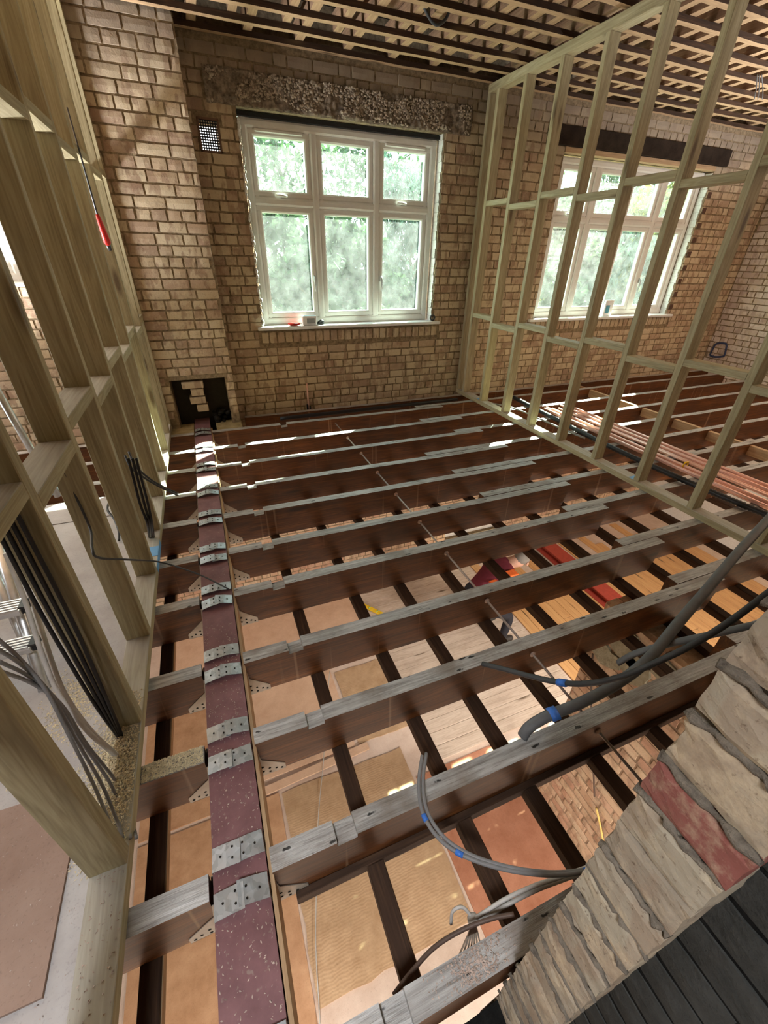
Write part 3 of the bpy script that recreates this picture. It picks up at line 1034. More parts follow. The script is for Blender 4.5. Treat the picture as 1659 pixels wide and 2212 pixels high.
def strap_mesh(seed, L=0.082, w=0.062):
    rr = random.Random(seed)
    m = MB()
    a, b = rr.uniform(0.006, 0.020), rr.uniform(-0.006, 0.006)
    # plate bent over the flange edge, lying a little proud
    vs = []
    for y in (-w / 2, w / 2):
        vs += [(0.0, y, -0.055), (0.0, y, 0.004), (-L * 0.5, y + b * .5, 0.006 + a * 0.5), (-L, y + b, 0.003 + a)]
    vs += [(x + (0.0015 if z < 0 else 0), y, z + 0.0018) for x, y, z in vs]
    fs = [(0, 1, 5, 4), (1, 2, 6, 5), (2, 3, 7, 6), (8, 12, 13, 9), (9, 13, 14, 10), (10, 14, 15, 11)]
    fs += [(0, 8, 9, 1), (1, 9, 10, 2), (2, 10, 11, 3), (4, 5, 13, 12), (5, 6, 14, 13), (6, 7, 15, 14), (3, 11, 15, 7), (0, 4, 12, 8)]
    m.add(vs, fs)
    for (x, y) in ((-L * 0.72, -w * 0.22), (-L * 0.72, w * 0.24), (-L * 0.3, 0.0)):
        z = 0.0085 + a * min(1, -x / L)
        m.cyl((x, y, z - 0.002), (x, y, z + 0.0012), 0.0032, 6, 1)
    return m.mesh('strap', [GALV, SOOT])


def hanger_mesh():
    m = MB()
    # two perforated cheeks and a seat; local x=0 at the joist end against the flange
    for y in (-0.0018, JW + 0.0018):
        poly = [(0.0, -0.03), (0.012, -0.03), (0.022, -0.11), (0.105, -0.185), (0.105, -JD - 0.004), (0.0, -JD - 0.004)]
        m.prism(poly, y - 0.0012, y + 0.0012, 'y')
        for (hx, hz) in ((0.02, -0.16), (0.02, -0.19), (0.045, -0.18), (0.07, -0.195), (0.045, -0.205), (0.09, -0.205)):
            m.cyl((hx, y - 0.0022, hz), (hx, y + 0.0022, hz), 0.005, 6, 1)
    m.box((0.052, JW / 2, -JD - 0.003), (0.105, JW + 0.006, 0.002))
    for y in (-0.028, JW + 0.028):
        m.box((0.0015, y, -0.12), (0.002, 0.055, 0.20))
    return m.mesh('hanger', [GALV, SOOT])


HANG = hanger_mesh()
HANG.materials[0] = plain('dull_hanger_steel', (0.30, 0.27, 0.23), 0.5, 0.4, 0.5)
STR = [strap_mesh(i) for i in range(6)]
nrng = random.Random(5)
for k, y in enumerate(JY):
    z0 = -0.0
    nm = ORD[k]
    last = k == len(JY) - 1
    if not last:
        jt = empty('floor_joist', (-0.10, y, 0))
        where = 'nearest the brick jamb' if k == 0 else '%s from the brick jamb' % nm
        if k == 10: where = 'beside the window wall'
        tag(jt, 'old brown floor joist with grey top, notched beside the steel, %s' % where, 'joist', 'old joists on the window side of the steel')
        x1 = 2.53 if k > 0 else 1.6
        xn = {0: 0.10, 9: 0.105, 10: 0.58}.get(k, 0.098)
        me = joist_body(0.0, x1 + 0.10, 40 + k, (xn + 0.10, xn + 0.167, 0.024 if k < 10 else 0.03), True, 0.05)
        link('timber', me, jt)
        hg = link('hanger', HANG, jt, (-0.013, 0, 0))
        for s, dy in ((0, -0.024), (1, JW + 0.024)):
            link('strap', STR[(k * 2 + s) % 6], hg, (0, dy, 0.002), (0, 0, nrng.uniform(-0.05, 0.05)))
        # stub on the other side of the steel
        st = empty('stub_joist', (BX0 - 0.012, y, 0), (0, 0, 0))
        tag(st, 'brown joist running from the steel under the near stud wall, %s' % where, 'joist', 'old joists on the left of the steel')
        L = 3.9
        me = joist_body(0.0, L, 80 + k, None, True, 0.0)
        me.transform(Matrix.Rotation(PI, 4, 'Z') @ Matrix.Translation((0, -JW, 0)))
        link('timber', me, st)
        hg = link('hanger', HANG, st, (0.013, JW, 0), (0, 0, PI))
        for s, dy in ((0, -0.024), (1, JW + 0.024)):
            link('strap', STR[(k * 2 + s + 3) % 6], hg, (0, dy, 0.003), (0, 0, nrng.uniform(-0.05, 0.05)))
    # the lapped joist that carries on to the right wall
    if k > 0:
        xs = {1: 2.1, 2: 2.23, 3: 2.24, 4: 2.2, 5: 1.75, 6: 1.745, 7: 1.69, 8: 2.24, 9: 2.05, 10: 2.2, 11: 0.25}[k]
        me = joist_body(xs, RX - 0.01, 120 + k, None, False, 0.0)
        yy = y + JW + 0.004 if not last else y
        o = link('lapped_joist', me, None, (0, yy, 0))
        tag(o, 'brown joist lapped behind and passing under the far stud wall, %s' % ('%s from the brick jamb' % nm if not last else 'tight against the window wall'), 'joist', 'joists that reach the far brick wall')
# joist 0 disappears behind the jamb: keep it short on that side
# extra fillet strip on the second joist's face
m = MB()
m.box((0.9, 0.546, -0.228), (1.9, 0.024, 0.05), bev=0.002)
o = m.build('fillet_strip', OLDDARK['x'])
tag(o, 'dark fillet strip nailed along the foot of the second joist', 'batten')

# solid bridging between the far joists
for k in range(3, 11):
    y0, y1 = JY[k] + 2 * JW + 0.006, JY[k + 1] + (JW + 0.004 if k < 10 else -0.004)
    m = MB(); m.box((0, 0, -0.055), (0.045, y1 - y0 - 0.004, 0.10), bev=0.002)
    o = m.build('joist_strut', OLDPALE['y'], None, (4.92, (y0 + y1) / 2, -0.01))
    tag(o, 'pale timber strut bridging the joists beyond the copper pipes, %s from the window wall' % ORD[10 - k], 'strut', 'struts between the far joists')

# tie rod threaded through all the joists
m = MB()
m.cyl((1.175, 0.16, -0.052), (1.175, 4.32, -0.052), 0.006, 8)
tr = m.build('tie_rod', plain('dull_steel', (0.34, 0.29, 0.26), 0.45, 0.4, 0.5))
tag(tr, 'thin steel tie rod threaded through the middle of the joists', 'rod')
m = MB()
WM = plain('pinkish_washer', (0.50, 0.36, 0.28), 0.7)
for y in JY[1:10]:
    m = MB(); m.ball((0, 0, 0), 0.016, 0, 8, 6, (1, 0.5, 1))
    m.build('washer', WM, tr, (1.175, y - 0.004, -0.052))

# dark battens under the joists (old ceiling battens of the room below)
NB = {-1: 0, 1: 0}
ORD2 = ORD + ['thirteenth', 'fourteenth', 'fifteenth', 'sixteenth', 'seventeenth', 'eighteenth', 'nineteenth', 'twentieth', 'twenty-first', 'twenty-second']
for k, xb in enumerate([-0.475, -0.81, -1.45, -2.1, -2.8, -3.5, 0.217, 0.567, 0.865, 1.20, 1.54, 1.88, 2.22, 2.56, 2.90, 3.24, 3.58, 3.92, 4.26, 4.60, 4.94, 5.28, 5.62, 5.96, 6.3, 6.64, 6.98]):
    m = MB()
    m.box((0, 0, 0), (0.058, 4.62, 0.048), 0, bev=0.002)
    m.box((0.0305, 0, -0.004), (0.003, 4.60, 0.036), 1)  # pale strip painted on as the batten's lit edge
    o = m.build('ceiling_batten', [OLDDARK['y'], OLDPALE['y']], None, (xb, 2.50, -JD - 0.026))
    sd_ = -1 if xb < -0.3 else 1
    tag(o, 'dark batten crossing under the joists, %s counted from the red steel towards the %s' % (ORD2[NB[sd_]], 'ladder' if sd_ < 0 else 'copper pipes'), 'batten', 'dark battens under the joists')
    NB[sd_] += 1

# ------------------------------------------------------------------ near stud wall (left)
SW, SD = 0.046, 0.096          # stud thickness along the wall and depth across it
lp = empty('stud_partition', (XP - SD / 2, 2.2, 0))
tag(lp, 'new timber stud wall running beside the red steel towards the chimney breast', 'partition')
def timber(name, size, parent, loc, mats=PINE, ax=None):
    ax = ax or 'xyz'[max(range(3), key=lambda i: size[i])]
    m = MB(); m.box((0, 0, 0), size, bev=0.0025)
    return m.build(name, mats[ax], parent, loc)
PT = 0.047                     # plate thickness
ox, oy = lp.location.x, lp.location.y
m = MB()
m.box((0, 0, 0), (SD, 4.9, PT), bev=0.002)
m.m = [1 if all(m.v[i][2] > PT / 2 - 0.003 for i in f) else 0 for f in m.f]
m.build('sole_plate', [PINE['y'], DUSTYPINE['y']], lp, (0, 2.15 - oy, PT / 2))
timber('top_plate', (SD, 4.9, PT), lp, (0, 2.15 - oy, ZC - 0.006 - PT / 2))
LS = [0.26, 0.714, 1.17, 1.618, 2.085, 2.535, 3.0, 3.43, 3.87, 4.30, 4.56]
for y in LS:
    timber('stud', (SD, SW, ZC - 0.006 - 2 * PT), lp, (0, y + SW / 2 - oy, PT + (ZC - 0.006 - 2 * PT) / 2))
for i, (a, b) in enumerate(zip(LS, LS[1:])):
    zz = (1.00, 1.06)[i % 2]
    m = MB(); m.box((0, 0, 0), (SD, b - a - SW, SW), bev=0.002)
    m.m = [1 if all(m.v[q][2] > SW / 2 - 0.003 for q in f) else 0 for f in m.f]
    m.build('noggin', [PINE['y'], DUSTYPINE['y']], lp, (0, (a + b + SW) / 2 - oy, zz - SW / 2))
    timber('noggin', (SD, b - a - SW, SW), lp, (0, (a + b + SW) / 2 - oy, (1.99, 2.03)[i % 2]))
# blue chalk mark on the plate
m = MB()
m.box((0, 0, 0), (0.002, 0.28, 0.038)); m.box((-0.03, 0.02, 0.022), (0.06, 0.10, 0.0015))
m.build('chalk_mark', BLUEMARK, lp, (SD / 2 + 0.0012, 2.28 - oy, PT / 2 + 0.003))

# ------------------------------------------------------------------ far stud wall (right)
rp = empty('stud_partition', (XR + SD / 2, 2.6, 0))
tag(rp, 'new timber stud wall standing across the joists between the two bright windows', 'partition')
ox, oy = rp.location.x, rp.location.y
m = MB()
m.box((0, 0, 0), (SD, 4.86, PT), bev=0.002)
m.m = [1 if all(m.v[i][2] > PT / 2 - 0.003 for i in f) else 0 for f in m.f]
m.build('sole_plate', [PINE['y'], DUSTYPINE['y']], rp, (0, 2.40 - oy, PT / 2))
timber('top_plate', (SD, 4.86, PT * 1.4), rp, (0, 2.40 - oy, ZC - 0.004 - PT * 0.7))
RS = [1.07, 1.52, 1.972, 2.423, 2.876, 3.325, 3.775, 4.225, 4.635, 4.785]
hs = ZC - 0.004 - PT - PT * 1.4
for y in RS:
    timber('stud', (SD, SW, hs), rp, (0, y + SW / 2 - oy, PT + hs / 2))
for i, (a, b) in enumerate(zip(RS, RS[1:])):
    if b - a < 0.2: continue
    j = i % 2
    timber('noggin', (SD, b - a - SW, SW), rp, (0, (a + b + SW) / 2 - oy, (0.985, 0.925)[1 - j] - SW / 2))
    timber('noggin', (SD, b - a - SW, SW), rp, (0, (a + b + SW) / 2 - oy, (2.00, 1.945)[1 - j] + SW / 2))
m = MB()
m.box((0, 0, 0), (0.07, 0.09, 0.0015)); m.box((0.0, 2.28, 0), (0.05, 0.10, 0.0015))
m.build('chalk_mark', BLUEMARK, rp, (-0.01, 2.02 - oy, PT + 0.001))

# ------------------------------------------------------------------ brick jamb in front (right)
JX, JY0, JY1 = 0.436, 0.012, 0.135
jamb = tag(empty('wall_jamb', (JX, JY0, -0.6)), kind='structure')
m = MB()
m.box((0.26, (JY1 - JY0) / 2, 0.5 * (3.4) + 0.0), (0.48, JY1 - JY0 - 0.02, 3.4))
m.build('mortar_core', MORTARJ, jamb)
rr = random.Random(77)
z = -0.38
k = 0
while z < 2.2:
    h = 0.0875 * rr.uniform(0.93, 1.06)
    bm = bmesh.new()
    bmesh.ops.create_cube(bm, size=1.0)
    bmesh.ops.subdivide_edges(bm, edges=bm.edges[:], cuts=5, use_grid_fill=True)
    L = JY1 - JY0
    dp = 0.21
    hh = h - rr.uniform(0.005, 0.012)
    back = rr.uniform(-0.006, 0.004)
    sd = rr.uniform(0, 50)
    for v in bm.verts:
        c = v.co
        q = Vector((c.x * dp, c.y * L * 0.985, c.z * hh))
        e = sum(abs(abs(t) - 0.5) < 1e-4 for t in c)
        nz = mnoise.noise(Vector((q.x * 22 + sd, q.y * 22, q.z * 30)))
        nz2 = mnoise.noise(Vector((q.x * 70, q.y * 70 + sd, q.z * 70)))
        out = c.normalized()
        q += out * (0.0035 * nz + 0.002 * nz2) - out * (0.0045 if e >= 2 else 0.0)
        if c.y > 0.3 and abs(c.x + 0.5) < 0.01: q += Vector((0.006 * abs(nz), -0.010 * max(0, nz), 0))
        v.co = q
    me = bpy.data.meshes.new('brick')
    bm.to_mesh(me); bm.free()
    mt = BRICKRED if k in (15,) else BRICKJ
    me.materials.append(mt)
    at = me.attributes.new('tint', 'FLOAT', 'FACE')
    at.data.foreach_set('value', [rr.random()] * len(me.polygons))
    tilt = rr.uniform(-0.02, 0.02)
    o = link('brick', me, jamb, (dp / 2 + back, L / 2, z + 0.6 + h / 2), (tilt, 0, 0))
    if rr.random() < 0.85:
        nn = 13
        rj = [rr.uniform(0.003, 0.0085) for _ in range(nn)]
        m = MB(); m.tube([(rr.uniform(-0.001, 0.006), L * (0.01 + 0.98 * i / (nn - 1)) + rr.uniform(-0.003, 0.003), z + 0.6 + rr.uniform(-0.003, 0.003)) for i in range(nn)], rj, 6)
        m.build('mortar_joint', MORTARJ, jamb)
    z += h
    k += 1
m = MB(); m.box((4.25, JY1 / 2 + 0.01, 1.35), (7.1, JY1 - 0.02, 3.24))
o = m.build('wall_cross', MORTARJ); o['kind'] = 'structure'
m = MB()
rr = random.Random(4)
pts = [(0.46, -0.235), (0.46, -0.95), (-0.05, -0.95)] + [(-0.05 + 0.40 * i / 14 + rr.uniform(-0.02, 0.02), -0.78 + 0.50 * (i / 14) ** 0.7 + rr.uniform(-0.03, 0.03)) for i in range(15)]
m.prism(pts, 0.005, 0.125, 'y')
o = m.build('wall_threshold', MORTARB); o['kind'] = 'structure'
# black-painted leaf beside it
DX = 0.505
m = MB()
m.box((DX + 0.081, -0.385, 0.55), (0.15, 0.83, 2.6))
blk = m.build('wall_black', MORTARB); blk['kind'] = 'structure'
rr = random.Random(78)
st, hd = [brick_mesh(0.215, 0.07, 0.04, [BRICKD], 0, 500 + i) for i in range(5)], 0
for r in range(18):
    z = -0.35 + r * 0.088
    for c in range(5):
        y = 0.028 - c * 0.226 - (0.113 if r % 2 else 0.0)
        if y - 0.1 < -0.8: continue
        o = link('brick', rr.choice(st), blk, (DX, y - 0.11, z), (0, 0, -PI / 2), (1.02, 1, 1.2))
        if c == 0 and r % 2: link('brick', rr.choice(st), blk, (DX, -0.026, z), (0, 0, -PI / 2), (0.5, 1, 1.2))

# ------------------------------------------------------------------ floors
# lower floor
fl = tag(MB().box((1.8, 1.5, -0.05), (12.0, 7.6, 0.10)).build('floor', SCREED, None, (0, 0, ZF)), kind='structure')
def sheet(label, x0, x1, y0, y1, mat, z=0.0, t=0.012, name='floor_sheet', rag=0.0, rz=0.0, group=None, seed=0):
    rr = random.Random(seed)
    pts = []
    for (ax, ay), (bx, by) in (((x0, y0), (x1, y0)), ((x1, y0), (x1, y1)), ((x1, y1), (x0, y1)), ((x0, y1), (x0, y0))):
        nn = 10 if rag else 1
        for i in range(nn):
            tt = i / nn
            pts.append((ax + (bx - ax) * tt + (rr.uniform(-rag, rag) if i else 0), ay + (by - ay) * tt + (rr.uniform(-rag, rag) if i else 0)))
    cx, cy = (x0 + x1) / 2, (y0 + y1) / 2
    m = MB(); m.prism([(a - cx, b - cy) for a, b in pts], 0, t, 'z')
    o = m.build(name, mat, None, (cx, cy, z), (0, 0, rz))
    if label: tag(o, label, 'sheet', group)
    return o
sheet('wide orange plywood sheet on the lower floor, left of the red steel', -1.30, -0.125, 0.1, 2.12, PLYO, ZF, 0.012)
sheet('tan hardboard sheet with combed glue ridges below the nearest joists', -0.10, 1.10, 0.70, 2.10, HARDT, ZF, 0.010, rag=0.012, seed=3)
sheet('narrow pale offcut strip lying across the combed hardboard edge', -0.33, 0.80, 2.16, 2.235, HARDP, ZF + 0.012, 0.018, 'timber_strip', rz=0.05)
sheet('pale orange sheet beyond the narrow offcut strip', -0.33, 0.68, 2.28, 3.40, HARDP, ZF, 0.012)
sheet('tan hardboard sheet with rough scraped patch, fourth bay from the jamb', 0.72, 1.36, 2.28, 3.20, HARDT, ZF, 0.010, rag=0.008, seed=5)
sheet('reddish hardboard sheet below, beside the lower brick wall', 1.13, 1.985, 0.40, 1.78, HARDR, ZF, 0.010)
sheet('pale sheet at the far end of the lower floor under the window wall', -1.1, 1.36, 3.45, 4.70, HARDP, ZF, 0.012)
sheet('orange sheet on the lower floor at the far left', -1.30, -0.36, 2.16, 3.43, PLYO, ZF, 0.012)
# floorboards of the lower floor: planks are parts of the floor
pl = bar((1.9, 0.135, 0.018), PALEBOARD)
for k in range(19):
    link('floorboard', pl, fl, (2.36, 1.90 + 0.139 * k, 0.009 + random.uniform(-0.001, 0.001)))
pl = [bar((0.145, L, 0.018), FLOORPINE) for L in (1.6, 2.0, 1.2)]
for k in range(27):
    xx = 3.42 + 0.15 * k
    y = 0.9
    j = k % 3
    while y < 4.7:
        L = (1.6, 2.0, 1.2)[j]
        if y + L > 4.8: break
        link('pine_board', pl[j], fl, (xx, y + L / 2, 0.010 + random.uniform(-0.001, 0.001)))
        y += L + 0.004
        j = (j + 1) % 3
# red steel lying below
m = MB()
wd, hgt, t = 0.25, 0.16, 0.012
poly = [(-wd / 2, hgt), (wd / 2, hgt), (wd / 2, hgt - t), (0.006, hgt - t), (0.006, t), (wd / 2, t), (wd / 2, 0), (-wd / 2, 0), (-wd / 2, t), (-0.006, t), (-0.006, hgt - t), (-wd / 2, hgt - t)]
m.prism(poly, 2.75, 4.45, 'y')
o = m.build('red_steel_beam', REDBRIGHT, None, (4.78, 0, ZF + 0.021))
tag(o, 'bright red steel beam lying on the pine boards of the lower floor', 'beam')
# yellow spirit level
a, b = atz(772, 1300, ZF + 0.05), atz(826, 1326, ZF + 0.05)
lv = empty('spirit_level', ((a + b) / 2).to_tuple())
lv.rotation_euler = (0, 0, math.atan2((b - a).y, (b - a).x))
tag(lv, 'yellow spirit level lying on a sheet below the fourth joist', 'level')
L = (b - a).length
m = MB(); m.box((0, 0, -0.01), (L, 0.055, 0.028), bev=0.003); m.build('body', YELP, lv)
m = MB()
for q in (-0.3, 0, 0.3): m.cyl((L * q, -0.02, 0.006), (L * q, 0.02, 0.006), 0.007, 8)
m.build('vial', plain('vial_green', (0.35, 0.6, 0.2), 0.2), lv)
# long loose wire across the lower floor
m = MB()
m.tube(smooth_path([atz(712, 1450, ZF + 0.040), atz(706, 1530, ZF + 0.040), atz(699, 1640, ZF + 0.040), atz(688, 1760, ZF + 0.036), atz(684, 1900, ZF + 0.036), atz(682, 2040, ZF + 0.036), atz(690, 2190, ZF + 0.036), atz(690, 2230, ZF + 0.036)]), 0.004, 6)
o = m.build('loose_wire', CABLEW); tag(o, 'pale loose wire trailing along the lower floor below the joists', 'cable')
m = MB()
m.tube(smooth_path([atx(1280, 1412, LX - 0.02), atx(1277, 1520, LX - 0.03), atx(1281, 1640, LX - 0.03), atx(1284, 1720, LX - 0.02)]), 0.006, 6)
o = m.build('wall_cable', CABLEB); tag(o, 'thin pinkish brown cable running down the lower brick wall', 'cable')
m = MB()
m.tube(smooth_path([atx(1288, 1745, LX - 0.03), atx(1298, 1790, LX - 0.03), atx(1308, 1850, LX - 0.03)]), 0.008, 6)
o = m.build('yellow_wall_cable', YELWIRE); tag(o, 'short yellow cable hanging against the lower brick wall', 'cable')

m = MB()
p0, p1 = atz(84, 1092, 0.006), atz(128, 1052, 0.006)
m.tube([p0 + (p0 - p1) * 0.2, p1 + (p1 - p0) * 0.2], 0.016, 4, 0, True, 0.25)
o = m.build('blue_bar', plain('pale_blue_bar', (0.36, 0.60, 0.72), 0.4)); tag(o, 'pale blue flat bar lying over the joists behind the near stud wall', 'bar')
# upper floor sheets left of the stud wall
sheet('large dusty grey floor sheet behind the near stud wall', -3.6, XP - SD - 0.004, 0.02, 2.872, DUSTSHEET, 0.0, 0.018)
sheet('second pale floor sheet past the seam, sunlit behind the near stud wall', -3.6, XP - SD - 0.004, 2.885, 3.18, DUSTSHEET, 0.0, 0.018)
sheet('brown hardboard sheet lying on the dusty floor nearest the camera', -2.0, -0.645, 0.51, 1.02, BROWNSHEET, 0.019, 0.010)
m = MB(); m.box((0, 0, 0), (0.30, 2.6, 0.018), bev=0.001)
# dusty slip of board by the jamb foot in front
sheet('dusty strip of flooring under the end of the near stud wall', -1.0, XP - SD - 0.004, -1.6, 0.018, DUSTSHEET, 0.0, 0.018)

# ------------------------------------------------------------------ copper pipes, conduit
for i in range(12):
    up = i < 7
    j = i if up else i - 7
    x0 = (3.99 - 0.027 * j) if up else (3.70 - 0.027 * j)
    z = 0.0125 + (0.022 if (j % 3 == 1) else 0.0)
    if j % 3 == 1: x0 += 0.004
    m = MB(); m.cyl((0, -1.75, 0), (0, 1.55 + 0.04 * ((i * 7) % 5), 0), 0.0115, 9)
    o = m.build('copper_pipe', COPPER, None, (x0, 2.15, z), (0, 0, 0.012 if up else 0.004))
    tag(o, 'long copper pipe lying across the joists, %s from the outside of the %s bundle' % (ORD[j], 'wider' if up else 'narrower'), 'pipe', 'copper pipes across the joists')
for (px, py, nm) in ((1306, 903, 'nearer the window wall'), (1481, 1004, 'on the nearer pipe bundle')):
    p = atz(px, py, 0.04)
    m = MB()
    m.tube([(0.03 * math.cos(t), 0, 0.012 + 0.02 * math.sin(t)) for t in np.linspace(0, 2 * PI, 12)], 0.006, 6)
    m.box((0, 0, 0.034), (0.05, 0.014, 0.006)); m.box((0, 0, -0.004), (0.06, 0.012, 0.006))
    o = m.build('pipe_clip', YELP, None, (p.x, p.y, 0.03)); tag(o, 'small yellow clip round the copper pipes, %s' % nm, 'clip')
m = MB()
path = smooth_path([(3.53, 4.30, 0.028), (3.46, 3.4, 0.028), (3.41, 2.6, 0.028), (3.425, 1.84, 0.028), (3.48, 1.3, 0.028), (3.56, 0.6, 0.028)], 40)
rr_ = [0.026 if i % 2 else 0.021 for i in range(len(path))]
m.tube(path, rr_, 10)
o = m.build('corrugated_conduit', BLACKP); tag(o, 'black corrugated conduit laid over the joists beside the copper pipes', 'conduit')
m = MB()
m.tube(smooth_path([(3.12, 4.2, 0.02), (3.28, 3.9, 0.02), (3.33, 3.2, 0.02), (3.36, 2.9, 0.02)], 8), 0.010, 8)
o = m.build('grey_conduit', CABLEL); tag(o, 'thin pale grey pipe beside the black conduit near the second window', 'conduit')

# ------------------------------------------------------------------ cables
def cable(name, label, pts, r, mat, flat=1.0, tape=(), group=None, dx=0, dy=0, n=8):
    """pts: (pixel x, pixel y, plane, value) with plane 'x','y' or 'z'"""
    f = {'x': atx, 'y': aty, 'z': atz}
    P = smooth_path([f[p](a + dx, b + dy, v) for a, b, p, v in pts], 8)
    m = MB(); m.tube(P, r, n, 0, True, flat)
    o = m.build(name, mat)
    tag(o, label, 'cable', group)
    for t in tape:
        i = int(t * (len(P) - 2))
        q = MB(); q.tube(P[i:i + 3], (r[min(i, len(r) - 1)] if isinstance(r, list) else r) * 1.35, n, 0, True, flat)
        q.build('tape_wrap', BLUET, o)
    return o
cable('thick_cable', 'thick dark grey cable rising from the second joist with blue tape near its end', [(1128, 1592, 'z', 0.01), (1142, 1572, 'z', 0.05), (1180, 1548, 'z', 0.08), (1250, 1520, 'z', 0.11), (1330, 1478, 'z', 0.15), (1400, 1424, 'z', 0.2), (1470, 1340, 'z', 0.25), (1530, 1270, 'z', 0.3), (1600, 1187, 'z', 0.36), (1680, 1100, 'z', 0.42)], 0.021, CABLEG, 0.55, (0.25,))
cable('thick_cable', 'grey cable sweeping from the third joist with blue tape and a thin tip', [(1042, 1434, 'z', 0.015), (1090, 1446, 'z', 0.06), (1185, 1470, 'z', 0.16), (1260, 1477, 'z', 0.26), (1340, 1462, 'z', 0.38), (1430, 1425, 'z', 0.5), (1500, 1390, 'z', 0.58), (1580, 1340, 'z', 0.66), (1680, 1265, 'z', 0.74)], 0.012, CABLED, 0.8, (0.30,))
cable('thick_cable', 'dark grey cable passing behind the other two beside the brick jamb', [(1335, 1432, 'z', 0.02), (1372, 1412, 'z', 0.1), (1440, 1392, 'z', 0.2), (1540, 1370, 'z', 0.3), (1680, 1338, 'z', 0.4)], 0.017, CABLEG, 0.6)
loop = [(912, 1632, 'z', 0.05), (905, 1690, 'z', 0.05), (912, 1752, 'z', 0.05), (945, 1808, 'z', 0.05), (1000, 1848, 'z', 0.05), (1085, 1877, 'z', 0.05), (1180, 1890, 'z', 0.05), (1255, 1884, 'z', 0.06), (1290, 1868, 'z', 0.06)]
cable('looped_cable', 'outer of two grey cables taped together in a loop over the nearest bay', loop, 0.0062, CABLEL, 1, (0.28, 0.48, 0.92))
cable('looped_cable', 'inner of two grey cables taped together in a loop over the nearest bay', loop, 0.0062, CABLEL, 1, (), None, 9, -5)
cable('dropped_cable', 'pale cable running down beside the nearest joist to a knot of wires', [(1285, 1868, 'z', 0.035), (1240, 1884, 'z', 0.025), (1200, 1898, 'z', 0.0), (1150, 1915, 'z', -0.03), (1090, 1943, 'z', -0.07), (1040, 1975, 'z', -0.1), (1022, 1984, 'z', -0.12)], 0.006, CABLEW)
cable('dropped_cable', 'second pale cable running beside the first down to the knot of wires', [(1290, 1874, 'z', 0.03), (1250, 1888, 'z', 0.015), (1212, 1902, 'z', -0.01), (1160, 1922, 'z', -0.04), (1100, 1952, 'z', -0.08), (1050, 1980, 'z', -0.11), (1026, 1990, 'z', -0.13)], 0.006, CABLEW)
cable('brown_cable', 'dark brown cable crossing behind the nearest joist', [(1110, 1975, 'z', -0.03), (1060, 1985, 'z', -0.05), (1000, 2008, 'z', -0.07), (940, 2045, 'z', -0.08), (890, 2098, 'z', -0.08), (850, 2150, 'z', -0.08)], 0.006, CABLEB)
kn = atz(1022, 1985, -0.12)
m = MB()
m.ball((0, 0, 0), 0.016, 0, 8, 6, (1.2, 1, 0.8))
m.tube(smooth_path([(0, 0, 0), (-0.02, 0.03, 0.02), (-0.05, 0.035, 0.01), (-0.06, 0.02, -0.03)]), 0.005, 6)
for q in range(7):
    m.tube(smooth_path([(0, 0, 0), (0.004 * q - 0.01, -0.01, -0.06), (0.012 * q - 0.03, -0.02 - 0.003 * q, -0.25), (0.014 * q - 0.03, -0.02, -0.55)]), 0.0028, 5)
o = m.build('wire_knot', CABLEW, None, kn); tag(o, 'white taped knot with a fan of thin wires hanging below the joists', 'cable')
m = MB()
p0, p1 = atz(1235, 2010, -0.06), atz(1040, 2190, -0.35)
for q in range(4):
    m.tube(smooth_path([p0 + Vector((0, 0.006 * q, 0.004 * q)), (p0 + p1) / 2 + Vector((0.01 * q, 0, -0.02)), p1 + Vector((0.012 * q, 0, 0))]), 0.006, 6)
o = m.build('black_cable_bundle', BLACKP); tag(o, 'bundle of black cables dropping below the foot of the brick jamb', 'cable')

# cables in the near stud wall
Yb = 1.15
for q, (dx, dy) in enumerate(((0, 0), (16, -8), (32, -16), (-14, 12))):
    cable('black_cable', 'black cable tied against the third stud, dropping into the hole, %s of four' % ORD[q], [(2 + dx, 1122 + dy, 'y', Yb - 0.01), (30 + dx, 1175 + dy, 'y', Yb - 0.01), (90 + dx, 1290 + dy, 'y', Yb - 0.012), (150 + dx * 0.8, 1400 + dy, 'y', Yb - 0.014), (215 + dx * 0.5, 1520 + dy * 0.5, 'y', Yb - 0.014), (262 + dx * 0.15, 1598, 'y', Yb - 0.016), (267, 1615, 'z', 0.045)], 0.0058, BLACKP, 1, (), 'black cables on the third stud')
for q, dx in enumerate((0, 22, 46, 64)):
    cable('grey_cable', 'grey cable curving down behind the second stud, %s of four' % ORD[q], [(-15 + dx * .2, 1372 + dx * 1.2, 'x', -0.60), (40 + dx * .5, 1420 + dx * .9, 'x', -0.60), (95 + dx * .6, 1485 + dx * .6, 'x', -0.58), (150 + dx * .6, 1590 + dx * .3, 'x', -0.56), (200 + dx * .8, 1690, 'x', -0.54), (232 + dx * .8, 1765, 'x', -0.52), (250 + dx * .7, 1810, 'z', 0.05)], 0.0048, CABLEL, 1, (), 'grey cables behind the second stud')
for q, dx in enumerate((0, 16)):
    cable('white_cable', '%s pale cable sweeping down to a hole in the dusty plate' % ('upper' if q else 'lower'), [(12 + dx, 1195, 'x', -0.64), (55 + dx, 1300, 'x', -0.64), (90 + dx, 1410, 'x', -0.62), (128 + dx * .8, 1500, 'x', -0.60), (190 + dx * .5, 1580, 'x', -0.56), (245 + dx * .3, 1628, 'z', 0.06), (264, 1643, 'z', 0.045)], 0.007, CABLEW, 1)
cable('black_cable', 'thin black cable crossing from the fourth stud over the steel straps', [(95, 915, 'x', -0.545), (130, 1000, 'x', -0.54), (165, 1075, 'x', -0.535), (195, 1143, 'x', -0.52), (199, 1185, 'x', -0.47), (215, 1205, 'x', -0.46), (280, 1209, 'x', -0.44), (350, 1215, 'z', 0.085), (430, 1241, 'z', 0.05), (493, 1272, 'z', 0.03)], 0.0042, CABLED)
